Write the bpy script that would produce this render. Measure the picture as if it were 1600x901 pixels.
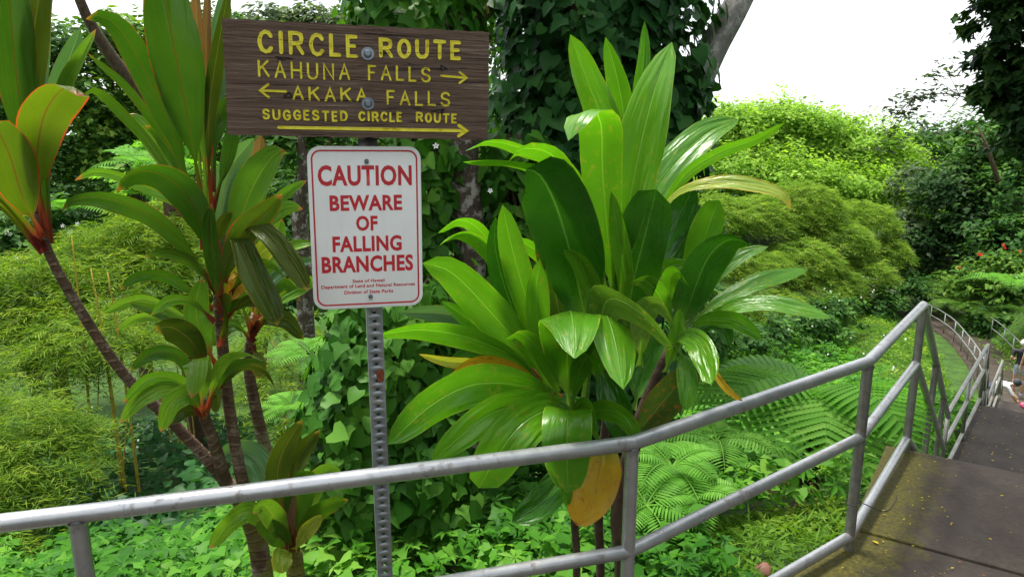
import bpy, bmesh, math, random
import numpy as np
from mathutils import Vector, Matrix

for o in list(bpy.data.objects):
    bpy.data.objects.remove(o)
scene = bpy.context.scene
COL = scene.collection

# ------------------------------------------------------------------ camera, sky, sun, exposure
F, PITCH, EYE = 1150.0, math.radians(12.4), 1.71
CT, ST = math.cos(PITCH), math.sin(PITCH)
cd = bpy.data.cameras.new("camera")
cd.sensor_width = 36.0
cd.lens = F / 1600 * 36
cd.clip_start, cd.clip_end = 0.05, 500
cam = bpy.data.objects.new("camera", cd)
cam.location = (0, 0, EYE)
cam.rotation_euler = (math.pi / 2 - PITCH, 0, 0)
COL.objects.link(cam)
scene.camera = cam

SUN_EL, SUN_AZ = math.radians(73), math.radians(-50)      # azimuth clockwise from +Y: high, beyond the signs and a little to the left
world = bpy.data.worlds.new("World")
scene.world = world
world.use_nodes = True
wn, wl = world.node_tree.nodes, world.node_tree.links
for n in list(wn):
    wn.remove(n)
wo = wn.new("ShaderNodeOutputWorld")
bg = wn.new("ShaderNodeBackground")
sky = wn.new("ShaderNodeTexSky")
sky.sky_type = 'NISHITA'
sky.sun_disc = False
sky.sun_elevation = SUN_EL
sky.sun_rotation = SUN_AZ
sky.air_density, sky.dust_density, sky.ozone_density = 1.2, 2.5, 1.0
tc = wn.new("ShaderNodeTexCoord")
cn = wn.new("ShaderNodeTexNoise")
cn.inputs["Scale"].default_value = 2.2
cn.inputs["Detail"].default_value = 6
cr = wn.new("ShaderNodeValToRGB")
cr.color_ramp.elements[0].position, cr.color_ramp.elements[0].color = 0.36, (0.42, 0.42, 0.42, 1)
cr.color_ramp.elements[1].position, cr.color_ramp.elements[1].color = 0.55, (0.97, 0.97, 0.97, 1)
mx = wn.new("ShaderNodeMix")
mx.data_type = 'RGBA'
mx.inputs[7].default_value = (12.0, 12.4, 12.8, 1)        # bright white cloud cover
wl.new(tc.outputs["Generated"], cn.inputs["Vector"])
wl.new(cn.outputs["Fac"], cr.inputs["Fac"])
wl.new(cr.outputs["Color"], mx.inputs[0])
wl.new(sky.outputs["Color"], mx.inputs[6])
wl.new(mx.outputs[2], bg.inputs["Color"])
bg.inputs["Strength"].default_value = 0.092
wl.new(bg.outputs[0], wo.inputs["Surface"])

sd = bpy.data.lights.new("sun", 'SUN')
sd.energy = 4.6
sd.angle = math.radians(14)
sd.color = (1.0, 0.95, 0.86)
sun = bpy.data.objects.new("sun", sd)
S = Vector((math.sin(SUN_AZ) * math.cos(SUN_EL), math.cos(SUN_AZ) * math.cos(SUN_EL), math.sin(SUN_EL)))
sun.rotation_euler = (-S).to_track_quat('-Z', 'Y').to_euler()
sun.location = S * 60
COL.objects.link(sun)

scene.view_settings.view_transform = 'Standard'
scene.view_settings.look = 'None'
scene.view_settings.gamma = 1
scene.view_settings.use_curve_mapping = False
scene.view_settings.exposure = 0.85
scene.cycles.max_bounces = 6
scene.cycles.transmission_bounces = 4
scene.cycles.use_denoising = True

# ------------------------------------------------------------------ helpers
def at(px, py, Y):
    """a point Y metres in front of the camera, seen at that place of the 1600 px photograph"""
    v = (py - 450.5) / F
    fw, dn = CT - ST * v, ST + CT * v
    return np.array([(px - 800) / F / fw * Y, Y, EYE - Y * dn / fw])

def mpp(Y, py=450):
    v = (py - 450.5) / F
    return Y / (CT - ST * v) / F            # metres per photo pixel at that distance

def unit(a):
    return a / np.maximum(np.linalg.norm(a, axis=-1, keepdims=True), 1e-9)

def empty(name, label, cat, loc=(0, 0, 0), group=None, rot=None):
    o = bpy.data.objects.new(name, None)
    COL.objects.link(o)
    o.location = tuple(float(c) for c in loc)
    o.empty_display_size = 0.1
    if rot is not None:
        o.rotation_euler = rot
    o["label"], o["category"] = label, cat
    if group:
        o["group"] = group
    return o

def tag(o, label=None, cat=None, group=None, kind=None):
    for k, v in (("label", label), ("category", cat), ("group", group), ("kind", kind)):
        if v:
            o[k] = v
    return o

def mesh_obj(name, V, faces, mat, parent=None, uv=None, rnd=None, smooth=True, org=None, matidx=None):
    """faces: list of (n,k) index arrays.  uv: per vertex.  rnd: per face value."""
    V = np.asarray(V, dtype=np.float64).reshape(-1, 3)
    if org is None and parent is not None:
        org = np.array(parent.location) if parent.rotation_euler.to_quaternion().angle < 1e-6 else None
    if org is not None:
        V = V - np.asarray(org)
    me = bpy.data.meshes.new(name)
    faces = [np.asarray(f, dtype=np.int32) for f in faces if len(f)]
    loops = np.concatenate([f.ravel() for f in faces])
    sizes = np.concatenate([np.full(len(f), f.shape[1], np.int32) for f in faces])
    me.vertices.add(len(V))
    me.vertices.foreach_set("co", V.astype(np.float32).ravel())
    me.loops.add(len(loops))
    me.loops.foreach_set("vertex_index", loops)
    me.polygons.add(len(sizes))
    me.polygons.foreach_set("loop_start", np.concatenate([[0], np.cumsum(sizes)[:-1]]).astype(np.int32))
    if uv is not None:
        l = me.uv_layers.new(name="UVMap")
        l.data.foreach_set("uv", np.asarray(uv, np.float32)[loops].ravel())
    if rnd is not None:
        a = me.attributes.new("rnd", 'FLOAT', 'FACE')
        a.data.foreach_set("value", np.asarray(rnd, np.float32))
    mats = mat if isinstance(mat, (list, tuple)) else [mat]
    for m in mats:
        me.materials.append(m)
    if matidx is not None:
        me.polygons.foreach_set("material_index", np.asarray(matidx, np.int32))
    me.update(calc_edges=True)
    me.validate()
    if smooth:
        me.polygons.foreach_set("use_smooth", np.ones(len(me.polygons), bool))
    o = bpy.data.objects.new(name, me)
    COL.objects.link(o)
    if parent is not None:
        o.parent = parent
    elif org is not None:
        o.location = tuple(float(c) for c in org)
    return o

class MB:
    """collects shapes for ONE mesh"""
    def __init__(s):
        s.V, s.F, s.U, s.n = [], {}, [], 0
    def add(s, V, faces, uv=None):
        V = np.asarray(V, float).reshape(-1, 3)
        for f in faces:
            f = np.asarray(f, int)
            if len(f):
                s.F.setdefault(f.shape[1], []).append(f + s.n)
        s.V.append(V)
        s.U.append(np.zeros((len(V), 2)) if uv is None else np.asarray(uv, float))
        s.n += len(V)
        return s
    def box(s, c, d, R=None):
        d = np.asarray(d) / 2
        v = np.array([[x, y, z] for x in (-1, 1) for y in (-1, 1) for z in (-1, 1)], float) * d
        if R is not None:
            v = v @ np.asarray(R).T
        q = [[0, 1, 3, 2], [4, 6, 7, 5], [0, 4, 5, 1], [2, 3, 7, 6], [0, 2, 6, 4], [1, 5, 7, 3]]
        return s.add(v + np.asarray(c), [q], uv=v[:, :2])
    def tube(s, pts, r, seg=12, caps=True, smoothpath=0):
        pts = np.asarray(pts, float)
        r = np.broadcast_to(np.asarray(r, float), (len(pts),)).copy()
        if smoothpath:
            pts, r = resample(pts, smoothpath, r)
        n = len(pts)
        T = unit(np.gradient(pts, axis=0))
        ref = np.array([0, 0, 1.0]) if abs(T[0][2]) < 0.9 else np.array([1.0, 0, 0])
        N = np.zeros((n, 3))
        N[0] = unit(ref - T[0] * ref.dot(T[0]))
        for i in range(1, n):
            N[i] = unit(N[i - 1] - T[i] * N[i - 1].dot(T[i]))
        B = np.cross(T, N)
        a = np.linspace(0, 2 * np.pi, seg, endpoint=False)
        ring = (np.cos(a)[None, :, None] * N[:, None] + np.sin(a)[None, :, None] * B[:, None]) * r[:, None, None] + pts[:, None]
        i, j = np.meshgrid(np.arange(n - 1), np.arange(seg), indexing='ij')
        k = (j + 1) % seg
        q = np.stack([i * seg + j, i * seg + k, (i + 1) * seg + k, (i + 1) * seg + j], -1).reshape(-1, 4)
        L = np.concatenate([[0], np.cumsum(np.linalg.norm(np.diff(pts, axis=0), axis=1))])
        uv = np.stack([np.broadcast_to(a / (2 * np.pi), (n, seg)), np.broadcast_to(L[:, None], (n, seg))], -1).reshape(-1, 2)
        fs = [q]
        if caps:
            fs.append([list(range(seg))[::-1], [(n - 1) * seg + x for x in range(seg)]])
        return s.add(ring.reshape(-1, 3), fs, uv)
    def build(s, name, mat, parent=None, smooth=True, org=None, auto=None):
        o = mesh_obj(name, np.concatenate(s.V), [np.concatenate(f) for f in s.F.values()], mat, parent, uv=np.concatenate(s.U), smooth=smooth, org=org)
        if auto:
            o.data.set_sharp_from_angle(angle=math.radians(auto))
        return o

def resample(P, n, r=None):
    """Catmull-Rom through P, n points evenly spread"""
    P = np.asarray(P, float)
    if r is not None:
        P = np.c_[P, r]
    if len(P) == 2:
        t = np.linspace(0, 1, n)[:, None]
        Q = P[0] * (1 - t) + P[1] * t
    else:
        E = np.vstack([2 * P[0] - P[1], P, 2 * P[-1] - P[-2]])
        out = []
        for i in range(1, len(E) - 2):
            t = np.linspace(0, 1, 24, endpoint=False)[:, None]
            a, b, c, d = E[i - 1], E[i], E[i + 1], E[i + 2]
            out.append(0.5 * (2 * b + (c - a) * t + (2 * a - 5 * b + 4 * c - d) * t ** 2 + (3 * b - a - 3 * c + d) * t ** 3))
        out.append(P[-1:])
        Q = np.concatenate(out)
        L = np.concatenate([[0], np.cumsum(np.linalg.norm(np.diff(Q[:, :3], axis=0), axis=1))])
        x = np.linspace(0, L[-1], n)
        Q = np.stack([np.interp(x, L, Q[:, k]) for k in range(Q.shape[1])], 1)
    return (Q[:, :3], Q[:, 3]) if r is not None else Q

# ------------------------------------------------------------------ materials
class NT:
    def __init__(s, name):
        s.m = bpy.data.materials.new(name)
        s.m.use_nodes = True
        s.t = s.m.node_tree
        for n in list(s.t.nodes):
            s.t.nodes.remove(n)
        s.out = s.n("OutputMaterial")
    def n(s, kind, **kw):
        x = s.t.nodes.new("ShaderNode" + kind)
        for k, v in kw.items():
            setattr(x, k, v)
        return x
    def l(s, a, b):
        s.t.links.new(a, b)
    def val(s, sock, v):
        if hasattr(v, "is_output") or isinstance(v, bpy.types.NodeSocket):
            s.l(v, sock)
        else:
            sock.default_value = v
    def math(s, op, a, b=0.0, c=0.0, clamp=False):
        x = s.n("Math", operation=op, use_clamp=clamp)
        s.val(x.inputs[0], a); s.val(x.inputs[1], b); s.val(x.inputs[2], c)
        return x.outputs[0]
    def mix(s, f, a, b):
        x = s.n("Mix", data_type='RGBA')
        s.val(x.inputs[0], f)
        s.val(x.inputs[6], a if isinstance(a, bpy.types.NodeSocket) else (*a, 1))
        s.val(x.inputs[7], b if isinstance(b, bpy.types.NodeSocket) else (*b, 1))
        return x.outputs[2]
    def ramp(s, f, stops):
        x = s.n("ValToRGB")
        e = x.color_ramp.elements
        while len(e) < len(stops):
            e.new(0.5)
        for k, (p, c) in enumerate(stops):
            e[k].position = p
            e[k].color = (*c, 1) if not isinstance(c, (int, float)) else (c, c, c, 1)
        s.l(f, x.inputs[0])
        return x.outputs[0]
    def noise(s, scale, detail=4, vec=None, rough=0.55, dist=0.0):
        x = s.n("TexNoise")
        x.inputs["Scale"].default_value = scale
        x.inputs["Detail"].default_value = detail
        x.inputs["Roughness"].default_value = rough
        x.inputs["Distortion"].default_value = dist
        if vec is not None:
            s.l(vec, x.inputs["Vector"])
        return x.outputs["Fac"]
    def obj(s):
        return s.n("TexCoord").outputs["Object"]
    def pos(s):
        return s.n("NewGeometry").outputs["Position"]
    def mapping(s, vec, scale=(1, 1, 1), rot=(0, 0, 0)):
        x = s.n("Mapping")
        x.inputs["Scale"].default_value = scale
        x.inputs["Rotation"].default_value = rot
        s.l(vec, x.inputs["Vector"])
        return x.outputs[0]
    def bump(s, h, strength=0.3, dist=0.01):
        x = s.n("Bump")
        x.inputs["Strength"].default_value = strength
        x.inputs["Distance"].default_value = dist
        s.l(h, x.inputs["Height"])
        return x.outputs[0]
    def bsdf(s, color, rough=0.6, metal=0.0, bump=None, spec=0.5):
        b = s.n("BsdfPrincipled")
        s.val(b.inputs["Base Color"], color if isinstance(color, bpy.types.NodeSocket) else (*color, 1))
        s.val(b.inputs["Roughness"], rough)
        s.val(b.inputs["Metallic"], metal)
        b.inputs["Specular IOR Level"].default_value = spec
        if bump is not None:
            s.l(bump, b.inputs["Normal"])
        return b.outputs[0]
    def done(s, sh):
        s.l(sh, s.out.inputs["Surface"])
        return s.m

def leafy(t, color, rough, trans, bump=None, spec=0.5, tgain=(1.5, 1.6, 0.55)):
    """a leaf: glossy skin plus light coming through the blade"""
    b = t.bsdf(color, rough, 0, bump, spec)
    tr = t.n("BsdfTranslucent")
    g = t.n("Mix", data_type='RGBA', blend_type='MULTIPLY')
    g.inputs[0].default_value = 1
    t.l(color, g.inputs[6])
    g.inputs[7].default_value = (*tgain, 1)
    t.l(g.outputs[2], tr.inputs["Color"])
    m = t.n("MixShader")
    m.inputs[0].default_value = trans
    t.l(b, m.inputs[1])
    t.l(tr.outputs[0], m.inputs[2])
    return t.done(m.outputs[0])

def foliage_mat(name, c0, c1, c2, rough=0.5, trans=0.35, spec=0.08):
    t = NT(name)
    a = t.n("Attribute", attribute_name="rnd").outputs["Fac"]
    col = t.ramp(a, [(0.0, c0), (0.55, c1), (1.0, c2)])
    return leafy(t, col, rough, trans, None, spec)

def blade_mat(name, base, base2, edge=None, petiole=None, tip=None, rough=0.3, trans=0.3, spots=None, edge_w=0.9, rib=None, spec=0.32):
    """broad strap leaf: midrib, fine slanting veins, coloured margin, petiole and tip"""
    t = NT(name)
    uv = t.n("UVMap").outputs[0]
    sx = t.n("SeparateXYZ")
    t.l(uv, sx.inputs[0])
    u, v = sx.outputs[0], sx.outputs[1]
    au = t.math('ABSOLUTE', t.math('SUBTRACT', t.math('MULTIPLY', u, 2.0), 1.0))
    oi = t.n("ObjectInfo").outputs["Random"]
    po = t.pos()
    n1 = t.noise(9, 5, po)
    f = t.math('ADD', t.math('MULTIPLY', oi, 0.55), t.math('MULTIPLY', t.math('SUBTRACT', n1, 0.3), 0.9), clamp=True)
    col = t.mix(f, base, base2)
    ph = t.math('ADD', t.math('MULTIPLY', v, 120.0), t.math('MULTIPLY', au, -62.0))
    ph = t.math('ADD', ph, t.math('MULTIPLY', t.noise(14, 2, po), 5.0))
    vein = t.math('SINE', ph)
    col = t.mix(t.math('MULTIPLY', t.math('ADD', vein, 1.0), 0.014), col, tuple(min(1, c * 1.8) for c in base2))
    ribc = rib or tuple(min(1, c * 2.0 + 0.05) for c in base2)
    rm = t.math('SUBTRACT', 1.0, t.math('MULTIPLY', au, 22.0), clamp=True)
    col = t.mix(t.math('MULTIPLY', rm, 0.75), col, ribc)
    if spots:
        sp = t.noise(55, 3, po)
        sm = t.ramp(sp, [(0.56, 0), (0.66, 1)])
        sn = t.ramp(t.noise(12, 2, po), [(0.42, 0), (0.6, 1)])
        col = t.mix(t.math('MULTIPLY', t.math('MULTIPLY', sm, sn), 0.8), col, spots)
    if edge:
        e = t.math('ADD', au, t.math('MULTIPLY', t.math('SUBTRACT', t.noise(20, 3, po), 0.5), 0.22))
        col = t.mix(t.ramp(e, [(edge_w, 0), (min(0.999, edge_w + 0.07), 1)]), col, edge)
    if tip:
        e = t.math('ADD', v, t.math('MULTIPLY', t.math('SUBTRACT', t.noise(25, 3, po), 0.5), 0.1))
        col = t.mix(t.ramp(e, [(0.955, 0), (0.995, 1)]), col, tip)
    if petiole:
        col = t.mix(t.ramp(v, [(0.12, 1), (0.30, 0)]), col, petiole)
        col = t.mix(t.math('MULTIPLY', t.math('MULTIPLY', rm, 0.8), t.ramp(v, [(0.3, 1), (0.9, 0.2)])), col, petiole)
    h = t.math('ADD', t.math('MULTIPLY', vein, 0.03), t.math('MULTIPLY', rm, -2.5))
    cv = t.n("CombineXYZ")
    t.l(u, cv.inputs[0]); t.l(v, cv.inputs[1]); t.l(t.math('MULTIPLY', oi, 37.0), cv.inputs[2])
    pk = t.noise(1.0, 2, t.mapping(cv.outputs[0], (3.4, 3.0, 1)), 0.5, 0.3)
    h = t.math('ADD', h, t.math('MULTIPLY', pk, 6.0))
    bp = t.bump(h, 0.55, 0.005)
    rg = t.math('ADD', rough - 0.10, t.math('MULTIPLY', t.noise(30, 4, po), 0.2))
    return leafy(t, col, rg, trans, bp, spec)

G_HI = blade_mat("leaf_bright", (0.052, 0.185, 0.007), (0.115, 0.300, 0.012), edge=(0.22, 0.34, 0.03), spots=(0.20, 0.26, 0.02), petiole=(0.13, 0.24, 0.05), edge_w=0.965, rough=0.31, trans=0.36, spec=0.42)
G_DK = blade_mat("leaf_shaded", (0.016, 0.085, 0.005), (0.036, 0.140, 0.009), edge=(0.05, 0.12, 0.01), petiole=(0.10, 0.20, 0.04), edge_w=0.95, rough=0.27, trans=0.22)  # undersides and inner leaves: shade put into a darker leaf green
G_SP = blade_mat("leaf_speckled", (0.10, 0.23, 0.03), (0.17, 0.31, 0.05), edge=(0.33, 0.36, 0.08), spots=(0.5, 0.42, 0.08), edge_w=0.95, rough=0.3)
G_BR = blade_mat("leaf_rusty", (0.030, 0.085, 0.012), (0.075, 0.105, 0.018), edge=(0.12, 0.09, 0.02), spots=(0.30, 0.09, 0.02), edge_w=0.9)
G_YE = blade_mat("leaf_yellow", (0.52, 0.36, 0.02), (0.46, 0.20, 0.012), edge=(0.33, 0.12, 0.015), spots=(0.26, 0.09, 0.012), tip=(0.2, 0.06, 0.01), petiole=(0.25, 0.25, 0.04), edge_w=0.94, rough=0.42)
G_YG = blade_mat("leaf_yellow_green", (0.16, 0.27, 0.03), (0.40, 0.36, 0.05), edge=(0.5, 0.35, 0.04), tip=(0.55, 0.33, 0.04), edge_w=0.88)
T_GR = blade_mat("ti_green_red_margin", (0.022, 0.080, 0.006), (0.065, 0.140, 0.009), edge=(0.26, 0.075, 0.015), petiole=(0.12, 0.028, 0.020), tip=(0.30, 0.16, 0.03), spec=0.3, edge_w=0.975, rough=0.33, rib=(0.12, 0.10, 0.02))
T_RD = blade_mat("ti_reddish", (0.042, 0.095, 0.006), (0.105, 0.135, 0.010), edge=(0.34, 0.045, 0.02), petiole=(0.15, 0.025, 0.025), tip=(0.5, 0.12, 0.08), edge_w=0.92, rough=0.35, trans=0.42, rib=(0.10, 0.03, 0.015))
T_LT = blade_mat("ti_light_green", (0.070, 0.19, 0.015), (0.15, 0.28, 0.025), edge=(0.34, 0.26, 0.04), petiole=(0.22, 0.04, 0.03), tip=(0.45, 0.16, 0.06), edge_w=0.975, rough=0.3)
T_BL = blade_mat("ti_bluish", (0.045, 0.115, 0.055), (0.10, 0.20, 0.10), edge=(0.2, 0.22, 0.08), petiole=(0.24, 0.04, 0.04), edge_w=0.96, rough=0.33)
T_OL = blade_mat("ti_olive", (0.030, 0.055, 0.006), (0.062, 0.085, 0.009), spec=0.2, edge=(0.16, 0.09, 0.02), petiole=(0.18, 0.03, 0.02), tip=(0.3, 0.2, 0.03), edge_w=0.97, rough=0.33)
T_BN = blade_mat("ti_brown", (0.14, 0.075, 0.04), (0.22, 0.13, 0.06), edge=(0.2, 0.05, 0.02), petiole=(0.25, 0.1, 0.05), rough=0.45)

M_HEART = foliage_mat("heart_vine_leaf", (0.024, 0.095, 0.010), (0.055, 0.165, 0.020), (0.12, 0.27, 0.035), 0.42, 0.32)
M_DARKVINE = foliage_mat("dark_vine_leaf", (0.016, 0.062, 0.016), (0.028, 0.098, 0.024), (0.055, 0.155, 0.034), 0.42, 0.25)
M_COVER = foliage_mat("ground_cover_leaf", (0.028, 0.115, 0.012), (0.070, 0.22, 0.020), (0.18, 0.36, 0.05), 0.45, 0.38)
M_GULLY = foliage_mat("gully_cover_leaf", (0.040, 0.145, 0.02), (0.085, 0.24, 0.03), (0.16, 0.34, 0.05), 0.5, 0.42)
M_FERN = foliage_mat("fern_frond", (0.075, 0.22, 0.025), (0.12, 0.31, 0.038), (0.19, 0.39, 0.065), 0.5, 0.42)
M_BAMBOO = foliage_mat("bamboo_leaf", (0.055, 0.125, 0.011), (0.115, 0.205, 0.018), (0.23, 0.31, 0.04), 0.55, 0.42)
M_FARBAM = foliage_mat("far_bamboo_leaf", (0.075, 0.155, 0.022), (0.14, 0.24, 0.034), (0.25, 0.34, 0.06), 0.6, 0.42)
M_BRIGHT = foliage_mat("sunny_tree_leaf", (0.13, 0.25, 0.03), (0.23, 0.39, 0.05), (0.34, 0.49, 0.09), 0.5, 0.5)
M_FOREST = foliage_mat("forest_leaf", (0.020, 0.065, 0.014), (0.042, 0.115, 0.022), (0.10, 0.20, 0.04), 0.5, 0.33)
M_DARK = foliage_mat("dark_tree_leaf", (0.012, 0.036, 0.010), (0.024, 0.064, 0.015), (0.055, 0.115, 0.025), 0.5, 0.25)
M_GREY = foliage_mat("grey_green_leaf", (0.035, 0.065, 0.03), (0.07, 0.11, 0.05), (0.12, 0.17, 0.08), 0.5, 0.3)
M_SHRUB = foliage_mat("shrub_leaf", (0.03, 0.085, 0.015), (0.07, 0.16, 0.022), (0.15, 0.25, 0.035), 0.5, 0.35)
M_GRASS = foliage_mat("grass_blade", (0.075, 0.17, 0.02), (0.13, 0.26, 0.03), (0.24, 0.34, 0.055), 0.6, 0.4)
M_LITTER = foliage_mat("fallen_leaf", (0.42, 0.30, 0.02), (0.50, 0.40, 0.04), (0.30, 0.11, 0.02), 0.6, 0.1)
M_PETAL = foliage_mat("white_petal", (0.75, 0.75, 0.72), (0.8, 0.8, 0.78), (0.82, 0.78, 0.78), 0.6, 0.2)
M_REDPET = foliage_mat("red_petal", (0.55, 0.02, 0.01), (0.6, 0.04, 0.02), (0.6, 0.08, 0.04), 0.6, 0.2)

def bark_mat(name, c0, c1, lich=None, rings=0.0, moss=None):
    t = NT(name)
    po = t.pos()
    n = t.noise(14, 6, po, 0.65)
    st = t.noise(6, 5, t.mapping(po, (6, 6, 1)), 0.6)
    col = t.mix(t.ramp(t.math('MULTIPLY', t.math('ADD', n, st), 0.5), [(0.35, 0), (0.65, 1)]), c0, c1)
    h = t.math('ADD', n, st)
    if rings:
        uv = t.n("UVMap").outputs[0]
        sx = t.n("SeparateXYZ")
        t.l(uv, sx.inputs[0])
        w = t.math('ADD', t.math('MULTIPLY', sx.outputs[1], rings), t.math('MULTIPLY', t.noise(9, 3, po), 6.0))
        w = t.math('ADD', w, t.math('MULTIPLY', t.math('SINE', t.math('MULTIPLY', sx.outputs[0], 6.283)), 1.6))
        r = t.ramp(t.math('MULTIPLY', t.math('ADD', t.math('SINE', w), 1.0), 0.5), [(0.76, 0), (0.94, 1)])
        gap = t.ramp(t.noise(16, 3, po), [(0.40, 0), (0.56, 1)])
        col = t.mix(t.math('MULTIPLY', t.math('MULTIPLY', r, gap), 0.5), col, (0.30, 0.22, 0.14))
        h = t.math('ADD', h, t.math('MULTIPLY', r, 0.7))
    if lich:
        ln = t.ramp(t.noise(9, 5, po, 0.7), [(0.52, 0), (0.60, 1)])
        col = t.mix(t.math('MULTIPLY', ln, 0.8), col, lich)
    if moss:
        z = t.n("SeparateXYZ")
        t.l(po, z.inputs[0])
        mm = t.math('MULTIPLY', t.ramp(t.noise(11, 4, po), [(0.44, 0), (0.56, 1)]), t.math('MULTIPLY_ADD', z.outputs[2], -2.2, 1.35, clamp=True))
        col = t.mix(mm, col, moss)
    return t.done(t.bsdf(col, 0.85, 0, t.bump(h, 0.7, 0.02), 0.25))

B_TI = bark_mat("ti_stem_bark", (0.050, 0.028, 0.018), (0.14, 0.085, 0.055), lich=(0.24, 0.19, 0.14), rings=170, moss=(0.14, 0.15, 0.015))
B_BROWN = bark_mat("brown_bark", (0.035, 0.023, 0.015), (0.105, 0.07, 0.045))
B_LICHEN = bark_mat("lichen_bark", (0.035, 0.026, 0.02), (0.10, 0.075, 0.055), lich=(0.36, 0.34, 0.30))
B_GREY = bark_mat("grey_bark", (0.13, 0.12, 0.11), (0.30, 0.29, 0.27), lich=(0.40, 0.39, 0.36))
B_CANE = bark_mat("bamboo_cane", (0.32, 0.24, 0.03), (0.45, 0.34, 0.05))

# weathered brown sign wood
t = NT("sign_wood")
ob = t.obj()
g1 = t.noise(3.2, 8, t.mapping(ob, (1.6, 8, 42)), 0.68, 0.6)
g2 = t.noise(5, 5, t.mapping(ob, (0.9, 4, 26)), 0.6, 1.2)
g3 = t.noise(14, 3, ob)
col = t.ramp(g1, [(0.28, (0.016, 0.009, 0.007)), (0.41, (0.090, 0.055, 0.038)), (0.58, (0.150, 0.098, 0.070)), (0.76, (0.30, 0.23, 0.18))])
crk = t.ramp(g2, [(0.325, 0), (0.35, 1)])
col = t.mix(crk, (0.008, 0.005, 0.004), col)
col = t.mix(t.math('MULTIPLY', t.ramp(g3, [(0.5, 0), (0.75, 1)]), 0.35), col, (0.14, 0.105, 0.095))
M_WOOD = t.done(t.bsdf(col, 0.7, 0, t.bump(t.math('ADD', t.math('MULTIPLY', g1, 1.2), crk), 0.9, 0.006), 0.3))
t = NT("wood_knot")
M_KNOT = t.done(t.bsdf(t.ramp(t.noise(60, 3, t.obj()), [(0.4, (0.004, 0.003, 0.002)), (0.7, (0.03, 0.018, 0.012))]), 0.9))
t = NT("yellow_paint")
n = t.noise(45, 4, t.obj())
M_YELLOW = t.done(t.bsdf(t.ramp(n, [(0.28, (0.42, 0.31, 0.0)), (0.45, (0.70, 0.60, 0.01)), (0.7, (0.82, 0.76, 0.06))]), 0.55, 0, t.bump(n, 0.4, 0.003)))
t = NT("white_sign_sheet")
n = t.noise(5, 5, t.obj())
sc = t.ramp(t.noise(16, 6, t.mapping(t.obj(), (2.2, 1, .35)), 0.65), [(0.52, 0), (0.74, 1)])
M_WHITE = t.done(t.bsdf(t.mix(t.math('MULTIPLY', sc, 0.18), t.ramp(n, [(0.3, (0.78, 0.79, 0.79)), (0.7, (0.85, 0.85, 0.85))]), (0.50, 0.51, 0.45)), 0.42))
t = NT("red_sign_ink")
M_RED = t.done(t.bsdf(t.ramp(t.noise(30, 4, t.obj()), [(0.3, (0.48, 0.010, 0.022)), (0.7, (0.56, 0.018, 0.032))]), 0.45))
def metal(name, c0, c1, rough, rust=None, bs=0.15):
    t = NT(name)
    po = t.pos()
    n = t.noise(26, 6, po, 0.65)
    n2 = t.noise(5, 4, po)
    col = t.mix(t.ramp(t.math('MULTIPLY', t.math('ADD', n, n2), 0.5), [(0.38, 0), (0.62, 1)]), c0, c1)
    rg = t.math('ADD', rough - 0.1, t.math('MULTIPLY', n, 0.25))
    mt = 0.75
    if rust:
        rm = t.math('MULTIPLY', t.ramp(t.noise(18, 5, po, 0.7), [(0.56, 0), (0.66, 1)]), 0.75)
        col = t.mix(rm, col, rust)
        mt = t.math('SUBTRACT', 0.75, t.math('MULTIPLY', rm, 0.75))
    return t.done(t.bsdf(col, rg, mt, t.bump(n, bs, 0.004)))
M_PIPE = metal("galvanised_pipe", (0.36, 0.37, 0.385), (0.47, 0.48, 0.495), 0.37, rust=(0.13, 0.10, 0.08))
M_OLDPIPE = metal("weathered_pipe", (0.20, 0.195, 0.18), (0.33, 0.325, 0.30), 0.45, rust=(0.11, 0.08, 0.04), bs=0.3)
M_POST = metal("perforated_steel", (0.20, 0.22, 0.245), (0.33, 0.355, 0.38), 0.45, rust=(0.22, 0.15, 0.10))
M_BOLT = metal("bolt_steel", (0.12, 0.14, 0.17), (0.24, 0.27, 0.30), 0.38)
t = NT("rust_patch")
M_RUST = t.done(t.bsdf(t.ramp(t.noise(90, 4, t.obj()), [(0.35, (0.10, 0.02, 0.008)), (0.65, (0.25, 0.07, 0.03))]), 0.9))
t = NT("black_bracket")
M_BLACK = t.done(t.bsdf(t.ramp(t.noise(30, 3, t.obj()), [(0.3, (0.012, 0.012, 0.012)), (0.7, (0.03, 0.03, 0.03))]), 0.5))
def plain(name, c, rough=0.7, sc=30, k=1.35):
    t = NT(name)
    return t.done(t.bsdf(t.ramp(t.noise(sc, 4, t.obj()), [(0.3, tuple(x / k for x in c)), (0.7, tuple(min(1, x * k) for x in c))]), rough))

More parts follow.
